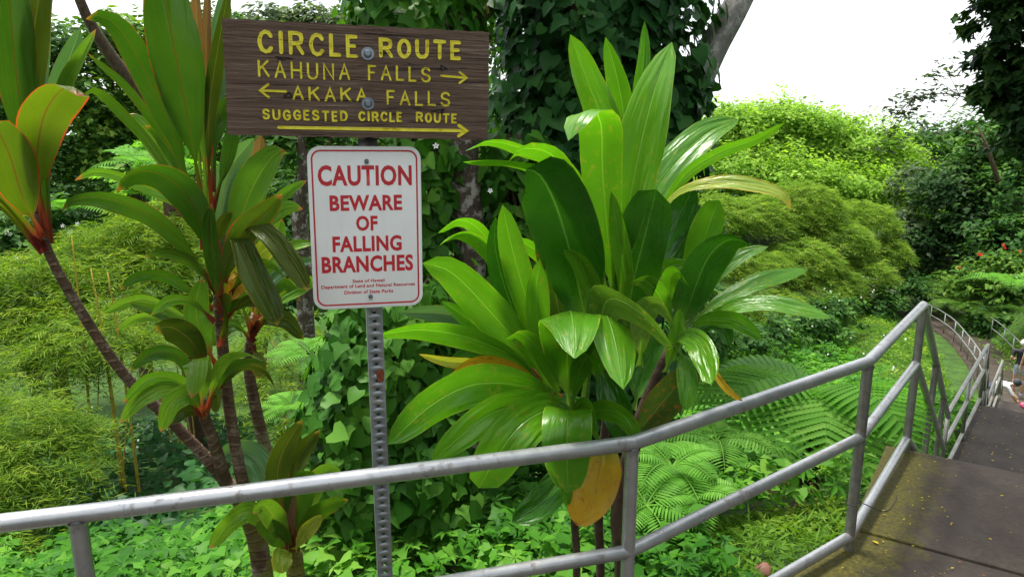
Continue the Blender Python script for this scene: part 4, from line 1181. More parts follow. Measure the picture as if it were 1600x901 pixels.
tb = empty("ti_plant", "slim ti plant standing behind the tall one, its small crown hidden by drooping olive leaves", "plant", (*at(440, 760, 2.9)[:2], g1(*at(440, 760, 2.9)[:2])))
stem(tb, [(445, 790, 2.9), (415, 700, 2.85), (396, 620, 2.8), (388, 560, 2.78), (398, 490, 2.75)], [21, 20, 18, 16, 11], B_TI, extra_down=(.03, 0))
leaves(tb, [
 ([(397, 520, 2.75), (410, 470, 2.7), (440, 440, 2.66), (470, 470, 2.62)], 30, T_GR, dict(pet=.35)),
 ([(395, 520, 2.75), (375, 470, 2.7), (360, 440, 2.68), (372, 400, 2.7)], 36, T_GR, dict(pet=.35)),
 ([(398, 515, 2.75), (405, 440, 2.74), (425, 380, 2.75), (440, 340, 2.76)], 40, T_LT, dict(pet=.3)),
 ([(396, 530, 2.75), (420, 500, 2.7), (450, 500, 2.66), (475, 530, 2.64)], 30, T_OL, dict(pet=.3)),
 ([(396, 535, 2.75), (370, 510, 2.72), (345, 515, 2.7), (330, 540, 2.7)], 28, T_GR, dict(pet=.3)),
 ([(398, 520, 2.75), (430, 470, 2.75), (470, 440, 2.75), (500, 440, 2.75)], 28, T_LT, dict(pet=.25)),
 ([(398, 510, 2.78), (398, 430, 2.82), (392, 370, 2.84), (396, 320, 2.85)], 44, T_GR, dict(pet=.25)),
 ([(396, 540, 2.76), (404, 565, 2.72), (404, 590, 2.7)], 22, T_RD, dict(pet=.2)),
])
ts = empty("ti_plant", "young low ti plant with upright dull green leaves, just left of the steel post", "plant", (*at(462, 890, 2.25)[:2], g1(*at(462, 890, 2.25)[:2])))
stem(ts, [(464, 905, 2.25), (459, 865, 2.24), (456, 830, 2.22)], [28, 24, 18], B_TI, extra_down=(.01, 0))
leaves(ts, [
 ([(455, 850, 2.22), (434, 765, 2.2), (440, 710, 2.2), (472, 655, 2.2)], 36, T_OL, dict(pet=.1)),
 ([(457, 850, 2.22), (455, 760, 2.23), (470, 710, 2.25), (500, 672, 2.26)], 34, T_OL, dict(roll=-20, pet=.1)),
 ([(452, 850, 2.24), (410, 735, 2.28), (380, 706, 2.3), (340, 712, 2.3)], 52, T_BL, dict(roll=-20, pet=.1)),
 ([(456, 855, 2.2), (466, 780, 2.2), (478, 740, 2.18), (492, 736, 2.16)], 46, T_GR, dict(pet=.1)),
 ([(460, 855, 2.2), (490, 805, 2.18), (520, 785, 2.16), (544, 780, 2.15)], 32, T_GR, dict(roll=24, pet=.1)),
 ([(462, 858, 2.18), (480, 828, 2.15), (502, 804, 2.13)], 24, G_YG, dict(pet=.1)),
 ([(456, 862, 2.2), (432, 832, 2.16), (402, 812, 2.13)], 36, T_GR, dict(roll=-15, pet=.1)),
 ([(450, 850, 2.2), (424, 800, 2.14), (408, 788, 2.11), (396, 802, 2.1)], 36, T_LT, dict(pet=.1)),
 ([(452, 862, 2.18), (440, 870, 2.12), (442, 895, 2.1)], 32, G_YG, dict(pet=.1)),
 ([(445, 850, 2.24), (395, 800, 2.2), (360, 815, 2.16), (328, 856, 2.14)], 34, T_LT, dict(roll=-15, pet=.1)),
 ([(460, 850, 2.24), (485, 770, 2.3), (510, 735, 2.32), (535, 740, 2.32)], 34, T_LT, dict(pet=.1)),
 ([(455, 850, 2.2), (450, 800, 2.19), (455, 760, 2.19)], 24, T_BN, dict(pet=.1, cup=.5)),
])

# ------------------------------------------------------------------ scattered foliage
def tmpl(verts, faces):
    return np.array(verts, float), [np.array(f) for f in faces]
T_OVAL = tmpl([(0, 0, 0), (-.24, .45, .06), (0, 1, -.06), (.24, .45, .06), (0, .45, 0)], [[[0, 4, 1], [1, 4, 2], [0, 3, 4], [3, 2, 4]]])
T_DIA = tmpl([(0, 0, 0), (-.27, .48, .07), (0, 1, -.04), (.27, .48, .07)], [[[0, 2, 1], [0, 3, 2]]])
T_BLADE = tmpl([(0, 0, 0), (-.055, .35, .01), (0, 1, -.05), (.055, .35, .01)], [[[0, 2, 1], [0, 3, 2]]])
T_HEART = tmpl([(0, 0, 0), (-.36, -.16, .05), (-.56, .14, .10), (-.42, .52, .07), (0, .98, -.14), (.42, .52, .07), (.56, .14, .10), (.36, -.16, .05), (0, .42, 0)],
               [[[0, 8, 2, 1], [8, 4, 3, 2], [8, 6, 5, 4], [0, 7, 6, 8]]])
T_LOBE = tmpl([(0, 0, 0), (-.28, -.10, .03), (-.58, .16, .05), (-.30, .38, .06), (-.20, .62, .03), (0, 1.02, -.1), (.20, .62, .03), (.30, .38, .06), (.58, .16, .05), (.28, -.10, .03), (0, .4, 0)],
              [[[0, 10, 2, 1], [10, 4, 3, 2], [10, 6, 5, 4], [10, 8, 7, 6], [0, 9, 8, 10]]])
def palm_t(n, spread, w, lens):
    V, Fc = [], []
    for k in range(n):
        a = math.radians((k / (n - 1) - .5) * spread)
        L_ = lens[k]
        d_, s_ = np.array([math.sin(a), math.cos(a), 0]), np.array([math.cos(a), -math.sin(a), 0])
        b = len(V)
        V += [d_ * .04, d_ * L_ * .5 - s_ * w + [0, 0, .05], d_ * L_ + [0, 0, -.12], d_ * L_ * .5 + s_ * w + [0, 0, .05]]
        Fc += [[b, b + 2, b + 1], [b, b + 3, b + 2]]
    return np.array(V), [np.array(Fc)]
T_PALM = palm_t(5, 200, .12, [.62, .85, 1, .85, .62])
def pinnate(n, w):
    V, Fc = [], []
    for k in range(n):
        for s in (-1, 1):
            y = .12 + .8 * k / n
            L_ = .36 * math.sin(math.pi * (.25 + .7 * k / n))
            d_ = np.array([s * .88, .47, -.12]); c = np.array([0, y, -.12 * y * y])
            q_ = np.array([-.47 * s, .88, 0])
            b = len(V)
            V += [c, c + d_ * L_ * .5 - q_ * w, c + d_ * L_, c + d_ * L_ * .5 + q_ * w]
            Fc += [[b, b + 2, b + 1], [b, b + 3, b + 2]]
    return np.array(V), [np.array(Fc)]
T_PINN = pinnate(5, .075)
T_FEATH = pinnate(9, .038)

def scatter(parts, rs, pos, fwd, nrm, size, tm, tone=None):
    """adds leaves of template tm to the list parts"""
    tv, tf = tm
    nrm = unit(nrm)
    fwd = unit(fwd - nrm * (fwd * nrm).sum(1, keepdims=True))
    sd = np.cross(fwd, nrm)
    n = len(pos)
    size = np.broadcast_to(size, (n,))
    V = pos[:, None] + size[:, None, None] * (tv[None, :, 0:1] * sd[:, None] + tv[None, :, 1:2] * fwd[:, None] + tv[None, :, 2:3] * nrm[:, None])
    r = rs.rand(n) if tone is None else np.clip(tone + rs.uniform(-.32, .32, n), 0, 1)
    parts.append((V.reshape(-1, 3), [(f[None] + (np.arange(n) * len(tv))[:, None, None]).reshape(-1, f.shape[1]) for f in tf], [np.repeat(r, len(f)) for f in tf]))
def finish(name, parts, mat, parent=None, smooth=False):
    V, Fs, Rs, n = [], {}, {}, 0
    for v, fs, rr in parts:
        for f, r in zip(fs, rr):
            Fs.setdefault(f.shape[1], []).append(f + n)
            Rs.setdefault(f.shape[1], []).append(r)
        V.append(v)
        n += len(v)
    ks = list(Fs)
    return mesh_obj(name, np.concatenate(V), [np.concatenate(Fs[k]) for k in ks], mat, parent, rnd=np.concatenate([np.concatenate(Rs[k]) for k in ks]), smooth=smooth)
def rvec(rs, n):
    return unit(rs.normal(size=(n, 3)))
UP = np.array([0, 0, 1.0])

def lobes_px(rows):
    """(px,py,Y,rx,ry) in photo pixels -> centre and radii in metres"""
    out = []
    for px, py, Yd, rx, ry in rows:
        k = mpp(Yd, py)
        out.append((at(px, py, Yd), np.array([rx * k, (rx * .65 + ry * .35) * k, ry * k])))
    return out
def crown(rs, lobes, leaf, tm=T_DIA, cover=1.5, clump=.32, droop=.0):
    parts = []
    area = abs(tm[0][:, 0]).max() * 1.1
    for c, r in lobes:
        S_ = 4 * np.pi * (np.mean(r) ** 2)
        n = int(S_ / (leaf * leaf * area) * cover)
        per = 14
        nc = max(4, n // per)
        d = rvec(rs, nc)
        d[:, 2] = np.where(d[:, 2] < -.5, -d[:, 2] * .6, d[:, 2])
        rad = (1 - .42 * rs.rand(nc) ** 1.8) * (1 + .16 * np.sin(d[:, 0] * 5 + d[:, 2] * 4 + c[0]) + .12 * np.sin(d[:, 1] * 9 + d[:, 2] * 7)) * rs.uniform(.88, 1.1, nc)
        cc = c + d * r * rad[:, None]
        tone = np.clip(.42 + .28 * rs.randn(nc), 0, 1)
        k = np.repeat(np.arange(nc), per)
        m_ = len(k)
        cs = clump * np.mean(r) * rs.uniform(.25, .7, nc) + leaf * .8
        p = cc[k] + rvec(rs, m_) * (rs.rand(m_) ** .5 * cs[k])[:, None] * [1, 1, .6]
        f = d[k] * .7 + rvec(rs, m_) * .9 - UP * droop
        nn = d[k] * .5 + UP * .75 + rvec(rs, m_) * .6
        scatter(parts, rs, p, f, nn, leaf * rs.uniform(.65, 1.25, m_), tm, tone[k])
    return parts
def trunk_mesh(rs, base, lobes, r0, mat, root, lean=0.3):
    m = MB()
    cen = np.mean([c for c, _ in lobes], 0)
    fork = base * .45 + cen * .55
    fork[:2] = base[:2] * .6 + cen[:2] * .4
    m.tube([base - [0, 0, .2], lerp(base, fork, .5) + rs.uniform(-.15, .15, 3) * [1, 1, 0], fork], [r0 * 1.2, r0 * .9, r0 * .7], 10, smoothpath=12)
    for c, r in lobes:
        a = lerp(base, fork, rs.uniform(.6, 1.0))
        mid = lerp(a, c, .5) + rs.uniform(-.3, .3, 3)
        m.tube([a, mid, c + r * rs.uniform(-.1, .3, 3)], [r0 * .5, r0 * .33, r0 * .08], 7, smoothpath=10)
    return m.build("trunk", mat, root)
def tree(name, label, cat, rows, leaf, mat, seed, tm=T_DIA, cover=1.5, base=None, r0=.15, bark=B_BROWN, group=None, droop=0., clump=.32):
    rs = np.random.RandomState(seed)
    lobes = lobes_px(rows)
    cen = np.mean([c for c, _ in lobes], 0)
    bx_, by_ = (cen[0], cen[1]) if base is None else base
    b = np.array([bx_, by_, g1(bx_, by_)])
    root = empty(name, label, cat, b, group)
    trunk_mesh(rs, b, lobes, r0, bark, root)
    finish("crown", crown(rs, lobes, leaf, tm, cover, clump, droop), mat, root)
    return root
def bamboo(label, rows, leaf, mat, seed, group, dens=1.0, twig=.45, canes=2):
    """clump of arching canes whose twigs carry fine drooping blades"""
    rs = np.random.RandomState(seed)
    lobes = lobes_px(rows)
    cen = np.mean([c for c, _ in lobes], 0)
    b = np.array([cen[0], cen[1] + .2, g1(cen[0], cen[1])])
    root = empty("bamboo_clump", label, "bamboo", b, group)
    parts = []
    m = MB()
    for c, r in lobes:
        S_ = 4 * np.pi * np.mean(r) ** 2
        nt = int(max(30, S_ / (leaf * leaf) * 1.9 * dens))
        d = rvec(rs, nt)
        d[:, 2] = np.abs(d[:, 2]) * .9 - .15
        o = c + d * r * (1 - .5 * rs.rand(nt) ** 2)[:, None] * .95
        dirn = unit(d * [1, 1, .4] + rvec(rs, nt) * .55 + UP * .2)
        tl_ = twig * rs.uniform(.5, 1.2, nt)
        per = 15
        k = np.repeat(np.arange(nt), per)
        s = np.tile(np.linspace(.12, 1, per), nt) + rs.uniform(-.03, .03, nt * per)
        p = o[k] + dirn[k] * (tl_[k] * s)[:, None] - UP * (tl_[k] * .55 * s ** 2)[:, None]
        tan = unit(dirn[k] - UP * (1.1 * s)[:, None])
        side = unit(np.cross(tan, UP)) * np.where(np.tile(np.arange(per) % 2, nt), 1, -1)[:, None]
        f = tan * .8 + side * .75 + rvec(rs, len(k)) * .25
        nn = UP + rvec(rs, len(k)) * .5
        tone = np.clip(.45 + .3 * rs.randn(nt), 0, 1)
        scatter(parts, rs, p, f, nn, leaf * rs.uniform(.6, 1.2, len(k)), T_BLADE_W, tone[k])
        for _ in range(max(1, canes // len(lobes))):
            q = b + np.r_[rs.uniform(-.35, .35, 2) * np.mean(r), 0]
            tip = c + rs.uniform(-.6, .6, 3) * r + [0, 0, .1]
            mid = lerp(q, tip, .55) + [0, 0, .25 * np.linalg.norm(tip - q)] * np.array([1, 1, .5])
            m.tube([q, mid, tip], [.010, .007, .003], 6, smoothpath=12)
    m.build("cane", B_CANE, root)
    finish("foliage", parts, mat, root)
    return root
T_BLADE_W = tmpl([(0, 0, 0), (-.055, .35, .01), (0, 1, -.08), (.055, .35, .01)], [[[0, 2, 1], [0, 3, 2]]])

# ---------- ground cover beside the rail: heart and lobed leaves with pinnate shoots
def canopy(x, y):
    return .10 * np.sin(x * 3.1 + 1) * np.sin(y * 2.7) + .07 * np.sin(x * 6.3 + y * 4.1) + .04 * np.sin(x * 13 + y * 9)
def cover(n, xr, yr, hgt, leaf, tms, mat, seed, name, keep=None, tilt=.55, canopy_k=1.0):
    rs = np.random.RandomState(seed)
    x, y = rs.uniform(*xr, n), rs.uniform(*yr, n)
    k = ~on_deck(x, y)
    if keep is not None:
        k &= keep(x, y)
    x, y = x[k], y[k]
    n = len(x)
    z = ground(x, y) + hgt * (.35 + .65 * rs.rand(n)) + np.maximum(canopy(x, y) * canopy_k, -.05)
    p = np.stack([x, y, z], 1)
    parts = []
    which = rs.choice(len(tms), n, p=[w for _, w, _ in tms])
    patch = .45 + .25 * np.sin(x * 2.3 + y) + .15 * np.sin(y * 5 - x * 3)
    for w, (tm, _, sc) in enumerate(tms):
        i = which == w
        m_ = i.sum()
        nn = UP + rvec(rs, m_) * tilt
        f = rvec(rs, m_) * [1, 1, .3] - UP * .25 + np.array([0, -.35, 0])
        scatter(parts, rs, p[i], f, nn, leaf * sc * rs.uniform(.55, 1.25, m_), tm, patch[i])
    return tag(finish(name, parts, mat), kind="stuff")
cover(20000, (-4.2, 2.4), (2.05, 5.6), .36, .074, [(T_HEART, .38, 1.0), (T_LOBE, .22, 1.15), (T_PALM, .28, 1.25), (T_OVAL, .12, 1.1)], M_COVER, 21, "ground_cover",
      keep=lambda x, y: (y > 2.35 + .0 * x) & ~((x > .95) & (y < 3.6)) & ~(((x - 1.85) / .75) ** 2 + ((y - 4.6) / .8) ** 2 < 1))
cover(2600, (.85, 2.0), (2.6, 3.9), .10, .05, [(T_OVAL, .5, 1.0), (T_BLADE_W, .4, 2.4), (T_PALM, .1, 1.3)], M_GRASS, 22, "grass", tilt=.9, canopy_k=.2)
cover(13000, (-9, 5), (5.4, 12.5), .38, .12, [(T_HEART, .6, 1.0), (T_OVAL, .4, 1.2)], M_DARKVINE, 23, "ivy_bank", canopy_k=2.0, keep=lambda x, y: x < y * .13 + .2)
fc = at(1262, 690, 4.6)
near_fern = lambda x, y: ((x - fc[0]) / .75) ** 2 + ((y - fc[1]) / .8) ** 2 < 1
cover(24000, (.2, 9), (5.2, 16), .34, .11, [(T_HEART, .4, 1.0), (T_PALM, .35, 1.4), (T_OVAL, .25, 1.2)], M_GULLY, 24, "gully_cover", canopy_k=2.0, keep=lambda x, y: (x > y * .13 - .4) & ~near_fern(x, y))
cover(42000, (-2, 14.5), (15, 33), .36, .19, [(T_DIA, .5, 1.0), (T_PALM, .3, 1.4), (T_OVAL, .2, 1.2)], M_GULLY, 25, "gully_cover", canopy_k=3.0, keep=lambda x, y: x < 4 + y * .32)
def lawn(x, y):
    return x > 3.4 + y * .32
cover(60000, (8, 19.5), (12, 36), .10, .17, [(T_DIA, .5, .8), (T_BLADE_W, .5, 1.2)], M_GRASS, 26, "grass", tilt=1.2, keep=lawn, canopy_k=.1)
cover(16000, (15.5, 26), (18, 42), .14, .17, [(T_BLADE_W, .6, 1.0), (T_DIA, .4, 1.0)], M_GRASS, 27, "grass", tilt=1.2, canopy_k=.4)

# white blossoms in the gully and among the vines: small five-petalled flowers
def blossoms(rows, mat, seed, name, size=.035):
    rs = np.random.RandomState(seed)
    tv, tf = palm_t(5, 288, .30, [1] * 5)
    tv[:, 2] = np.abs(tv[:, 2])
    parts = []
    for p, nn in rows:
        scatter(parts, rs, np.array([p]), rvec(rs, 1), np.array([nn]), size * rs.uniform(.8, 1.2), (tv, tf))
    return tag(finish(name, parts, mat), kind="stuff")

# ---------- tree trunks under heart-leaved vine
def vine_on(name, label, cat, segs, leaf, n, mat, seed, tm=T_HEART, group=None, jitter=.12, face=0.0):
    """segs: (centre, radius) down a column; leaves hang over its whole skin"""
    rs = np.random.RandomState(seed)
    C = np.array([c for c, _ in segs]); Rr_ = np.array([r for _, r in segs])
    root = empty(name, label, cat, C[-1], group)
    m = MB()
    for k in range(7):
        a = rs.uniform(0, 6.28)
        pts = [c + [r * .75 * math.cos(a + .8 * i), r * .75 * math.sin(a + .8 * i), 0] for i, (c, r) in enumerate(segs)]
        m.tube(pts, .012, 6, smoothpath=30)
    m.build("vine_stem", B_BROWN, root)
    L_ = np.concatenate([[0], np.cumsum(np.linalg.norm(np.diff(C, axis=0), axis=1))])
    parts = []
    s = rs.uniform(0, L_[-1], n)
    c = np.stack([np.interp(s, L_, C[:, k]) for k in range(3)], 1)
    r = np.interp(s, L_, Rr_)
    a = rs.uniform(0, 2 * np.pi, n)
    d = np.stack([np.cos(a), np.sin(a), rs.uniform(-.15, .25, n)], 1)
    bumpy = 1 + .16 * np.sin(a * 3 + s * 2.6) + .12 * np.sin(a * 7 - s * 5.1)
    lay = rs.rand(n)
    p = c + d * (r * bumpy * (1 - .35 * (lay < .4)) + jitter * rs.rand(n))[:, None]
    nn = d * 1.0 + UP * .5 + rvec(rs, n) * .5
    f = -UP * 1.0 + rvec(rs, n) * .85 + d * .25
    patch = .42 + .2 * np.sin(a * 4 + s * 3)
    big_ = leaf * (.35 + .9 * rs.rand(n) ** 1.2)
    lob_ = rs.rand(n) < .3
    for i, t_ in ((~lob_, tm), (lob_, T_LOBE)):
        scatter(parts, rs, p[i], f[i], nn[i], big_[i], t_, patch[i])
    finish("foliage", parts, mat, root)
    return root
# the thick, wholly covered tree behind the ti plant
Yt = 5.6
kt = mpp(Yt)
base = np.array([at(945, 500, Yt)[0], Yt, 0]); base[2] = g1(base[0], base[1])
big = empty("vine_clad_tree", "thick trunk buried in dark vine, with one bare grey limb against the sky", "tree", base)
MB().tube([base - [0, 0, .2], at(945, 450, Yt), at(945, 150, Yt), at(930, -250, Yt)], [.50, .42, .40, .34], 16, smoothpath=24).build("trunk", B_BROWN, big)
MB().tube([at(985, 330, Yt), at(1060, 180, Yt), at(1112, 78, Yt), at(1150, 10, Yt), at(1200, -90, Yt + .2)], [.17, .145, .11, .098, .085], 14, smoothpath=30).build("limb", B_GREY, big)
rs = np.random.RandomState(30)
shade_lobes = [(np.array(c_), np.array(r_)) for c_, r_ in (((.4, 3.9, 8.3), (.9, .9, .5)), ((1.5, 4.4, 8.7), (1.0, .9, .5)), ((3.2, 9.6, 8.4), (1.5, 1.4, .6)), ((4.6, 11.5, 8.8), (1.6, 1.4, .7)), ((5.6, 13.6, 8.6), (1.4, 1.2, .6)))]  # unseen crown added overhead to shade the landing and stairs
m = MB()
for c_, r_ in shade_lobes:
    m.tube([at(930, -250, Yt), lerp(at(930, -250, Yt), c_, .55) + [0, 0, 1.0], c_], [.14, .09, .03], 8, smoothpath=14)
m.build("limb", B_BROWN, big)  # unseen limbs added to carry the shading crown
finish("crown", crown(rs, shade_lobes, .22, T_DIA, 1.5), M_FOREST, big)
vine_on("climbing_vine", "dense dark green vine wrapping the thick trunk behind the tall ti plant", "vine",
        [(at(915, -160, Yt), 112 * kt), (at(925, 0, Yt), 116 * kt), (at(930, 110, Yt), 108 * kt), (at(915, 200, Yt), 118 * kt), (at(900, 330, Yt), 105 * kt), (at(905, 480, Yt), 105 * kt), (at(905, 640, Yt), 105 * kt)],
        .115, 10500, M_DARKVINE, 31, jitter=.2)
vine_on("climbing_vine", "short dark vine creeping up the foot of the bare grey limb", "vine",
        [(at(1066, 110, Yt - .1), 22 * kt), (at(1040, 175, Yt - .1), 36 * kt), (at(1018, 260, Yt), 42 * kt), (at(1005, 360, Yt), 45 * kt)], .13, 900, M_DARKVINE, 32, jitter=.15)
# slimmer lichen-spotted trunk between the signs and the ti plant
Y2 = 4.9
k2_ = mpp(Y2)
b2 = np.array([at(738, 560, Y2)[0], Y2, 0]); b2[2] = g1(b2[0], b2[1])
slim = empty("vine_clad_tree", "slim lichen-spotted trunk with scattered vine leaves, seen between the caution plate and the ti plant", "tree", b2)
MB().tube([b2 - [0, 0, .2], at(740, 560, Y2), at(735, 400, Y2), at(722, 260, Y2), at(718, 120, Y2), at(722, -60, Y2), at(735, -300, Y2)], [.15, .125, .11, .11, .115, .12, .10], 14, smoothpath=40).build("trunk", B_LICHEN, slim)
MB().tube([at(722, 60, Y2), at(770, 10, Y2 + .3), at(840, -60, Y2 + .6)], [.05, .035, .02], 8, smoothpath=12).build("limb", B_BROWN, slim)
vine_on("climbing_vine", "bright heart-leaved vine on the slim trunk, hanging above and beside the wooden board", "vine",
        [(at(640, -60, Y2), 75 * k2_), (at(640, 20, Y2 - .05), 78 * k2_), (at(662, 80, Y2), 50 * k2_)], .115, 900, M_HEART, 33, jitter=.12)
vine_on("climbing_vine", "sparser bright vine beside the right edge of the caution plate with two white blossoms", "vine",
        [(at(668, 190, Y2 - .05), 34 * k2_), (at(672, 300, Y2 - .05), 32 * k2_), (at(662, 400, Y2 - .05), 34 * k2_), (at(660, 480, Y2 - .05), 50 * k2_)], .115, 650, M_HEART, 34, jitter=.12)
vine_on("climbing_vine", "loose vine to the right of the slim trunk, under the end of the wooden board", "vine",
        [(at(800, 210, Y2 + .1), 34 * k2_), (at(808, 330, Y2 + .1), 36 * k2_), (at(812, 450, Y2 + .1), 50 * k2_), (at(800, 560, Y2 + .1), 70 * k2_)], .11, 900, M_HEART, 35, jitter=.12)
vine_on("vine_mound", "leafy mound of overlapping heart-shaped vine leaves standing behind the steel post", "vine",
        [(at(635, 440, 4.3), 70 * mpp(4.3)), (at(625, 520, 4.2), 92 * mpp(4.2)), (at(612, 600, 4.1), 104 * mpp(4.1)), (at(600, 680, 4.0), 112 * mpp(4.0)), (at(600, 760, 3.95), 120 * mpp(3.95))], .095, 4200, M_HEART, 36, jitter=.14)
blossoms([(at(x, y, Y2 - .45), (0, -1, .3)) for x, y in ((681, 228), (766, 298), (640, 300))] , M_PETAL, 37, "blossoms", .021)

# lichen trunk and bare leaning branch on the left
p0 = at(468, 420, 7.5)
root = empty("tree", "thin dark trunk standing behind the left edge of the caution plate", "tree", (p0[0], 7.5, g1(p0[0], 7.5)))
MB().tube([np.array([p0[0], 7.5, g1(p0[0], 7.5) - .1]), at(474, 420, 7.5), at(468, 340, 7.5), at(476, 270, 7.5), at(466, 200, 7.6)], [.11, .085, .08, .07, .04], 12, smoothpath=30).build("trunk", B_LICHEN, root)
rs = np.random.RandomState(70)
finish("crown", crown(rs, lobes_px([(455, 235, 7.6, 48, 40), (505, 190, 7.8, 50, 40), (430, 180, 7.9, 40, 40), (480, 130, 7.8, 60, 45)]), .13), M_FOREST, root)

# ---------- forest on the left
FG = "forest trees beyond the left gully"
def forest(label, rows, seed, leaf=.17, mat=M_FOREST, tm=T_DIA, **k):
    return tree("forest_tree", label, "tree", rows, leaf, mat, seed, tm=tm, group=FG, **k)
forest("dark broad tree behind the far-left red-edged leaves", [(-20, 120, 15, 90, 90), (60, 110, 16, 80, 80), (10, 250, 15, 90, 80), (-60, 260, 15, 80, 90), (50, 320, 14.5, 70, 50)], 41)
forest("leafy forest tree with white sky over its top, between the two ti crowns", [(160, 100, 17, 70, 70), (220, 85, 18, 70, 60), (130, 190, 16, 70, 60), (210, 190, 17, 70, 70), (180, 270, 16, 80, 50)], 42, leaf=.19, mat=M_SHRUB)
forest("tall dark tree behind the main ti crown, rising above the wooden board's left corner", [(330, 80, 19, 80, 65), (400, 110, 18, 70, 70), (300, 190, 18, 80, 80), (400, 230, 17, 80, 80), (440, 150, 18, 60, 90)], 43, leaf=.2)
forest("pale hazy-topped tree showing above the wooden board", [(430, 40, 26, 60, 28), (520, 50, 26, 70, 40), (570, 90, 25, 60, 70), (480, 110, 25, 80, 60)], 44, leaf=.26, mat=M_GREY)
forest("dark shade tree behind the caution plate", [(520, 220, 16, 80, 80), (560, 300, 15, 80, 90), (480, 320, 15, 70, 80), (620, 180, 16, 70, 100), (540, 400, 14, 90, 70)], 45, leaf=.17)
forest("fine-leaved tree in the gap between the wooden board and the vine-buried trunk", [(780, 90, 22, 40, 80), (770, 200, 20, 50, 70), (830, 280, 19, 70, 70), (740, 300, 18, 60, 70)], 46, leaf=.2, mat=M_SHRUB, cover=1.0)
forest("bright feathery tree with compound leaves, left of the main ti stem", [(260, 250, 12.5, 60, 40), (300, 290, 12, 50, 40), (220, 300, 12, 50, 40), (300, 215, 13, 40, 30)], 47, leaf=.42, mat=M_FERN, tm=T_PINN, cover=1.1)
forest("low dark shrub tree with white blossoms, under the far-left ti crown", [(40, 380, 12, 80, 50), (120, 350, 12, 70, 45), (-40, 360, 12, 60, 60), (160, 400, 11.5, 60, 40)], 48, leaf=.14)
forest("shadowy tree deep behind the lower ti leaves", [(330, 380, 13, 70, 60), (420, 380, 13, 70, 70), (460, 470, 12, 60, 60), (380, 470, 12, 70, 60)], 49, leaf=.15)
# leaning bare branch over the left trees
m = MB()
m.tube([at(60, -220, 9), at(118, -20, 9), at(135, 25, 9.1), at(168, 80, 9.3), at(215, 150, 9.6), at(260, 260, 10), np.r_[at(285, 420, 10.3)[:2], g1(*at(285, 420, 10.3)[:2])]], [.05, .055, .06, .07, .09, .11, .14], 10, smoothpath=40)
root = empty("leaning_tree", "thin dark bare trunk leaning diagonally across the top left sky gap", "tree", (at(285, 420, 10.3)[0], 10.3, g1(*at(285, 420, 10.3)[:2])))
m.build("trunk", B_BROWN, root)

# ---------- bamboo on the left
BG = "bamboo clumps in the left gully"
bamboo("pale lime bamboo clump under the far-left ti crown", [(20, 450, 8.6, 75, 50), (80, 440, 8.8, 60, 45), (0, 520, 8.2, 70, 60), (90, 510, 8.2, 60, 50)], .125, M_BAMBOO, 51, BG)
bamboo("tall feathery bamboo clump left of the main ti stem", [(180, 395, 9.8, 80, 50), (250, 370, 10, 70, 50), (280, 430, 9.6, 70, 55), (200, 460, 9.2, 80, 55), (320, 500, 9.4, 60, 60)], .135, M_BAMBOO, 52, BG)
bamboo("mossy-looking bamboo clump behind the leaning ringed stem", [(140, 540, 7.8, 80, 55), (60, 590, 7.4, 60, 50), (200, 560, 7.8, 45, 32)], .115, M_BAMBOO, 53, BG)
bamboo("yellow-green bamboo clump above the left end of the handrail", [(10, 680, 6.2, 70, 70), (50, 740, 5.9, 60, 60), (-30, 780, 5.6, 70, 70), (80, 690, 6.4, 50, 50), (30, 830, 5.4, 50, 50)], .10, M_BAMBOO, 54, BG)
bamboo("small soft bamboo clump between the ti stems and the vine mound", [(440, 610, 7.4, 45, 40), (470, 660, 7.2, 35, 40), (440, 540, 8, 45, 45)], .11, M_BAMBOO, 55, BG)
rs = np.random.RandomState(56)
for k, (x0, y0, x1, y1) in enumerate(((116, 470, 112, 368), (170, 490, 142, 420), (190, 470, 168, 425), (168, 520, 148, 450))):
    a, b_ = at(x0, y0 + 60, 7.6), at(x1, y1, 7.6)
    a[2] = g1(a[0], a[1])
    tag(MB().tube([a, lerp(a, b_, .6) + [.02, 0, 0], b_], [.02, .014, .006], 6, smoothpath=14).build("bamboo_shoot", B_CANE),
        ["tallest yellow bamboo shoot, standing beside the top of the leaning ringed stem", "thin yellow shoot in the middle of the left bamboo", "short yellow shoot nearest to the main ti leaves", "lowest yellow shoot, just right of the ringed stem"][k], "bamboo shoot", "yellow bamboo shoots")

# ---------- right middle: sunlit tree, bamboo plumes, dark shrubs
tree("sunlit_tree", "huge rounded yellow-green tree closing the valley under the white sky", "tree",
     [(1140, 205, 46, 55, 48), (1200, 205, 48, 70, 55), (1270, 215, 48, 75, 52), (1345, 245, 47, 75, 55), (1405, 280, 46, 60, 50), (1150, 280, 44, 70, 55), (1240, 290, 44, 80, 55), (1330, 310, 44, 80, 55), (1440, 330, 45, 40, 45)],
     .29, M_BRIGHT, 61, cover=2.2, r0=.5, clump=.36)
FB = "bamboo clumps across the valley"
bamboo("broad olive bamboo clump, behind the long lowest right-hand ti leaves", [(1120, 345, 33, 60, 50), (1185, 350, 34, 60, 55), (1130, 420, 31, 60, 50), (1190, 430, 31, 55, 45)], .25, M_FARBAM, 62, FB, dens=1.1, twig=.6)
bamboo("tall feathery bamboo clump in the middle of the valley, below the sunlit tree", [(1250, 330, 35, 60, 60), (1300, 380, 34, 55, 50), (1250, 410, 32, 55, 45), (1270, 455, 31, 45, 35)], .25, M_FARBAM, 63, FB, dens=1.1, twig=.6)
bamboo("rusty-tinged bamboo clump nearest to the grey-green tree", [(1345, 350, 36, 50, 46), (1378, 400, 35, 36, 40), (1340, 430, 33, 46, 36), (1300, 445, 32, 38, 36)], .25, M_FARBAM, 64, FB, dens=1.1, twig=.6)
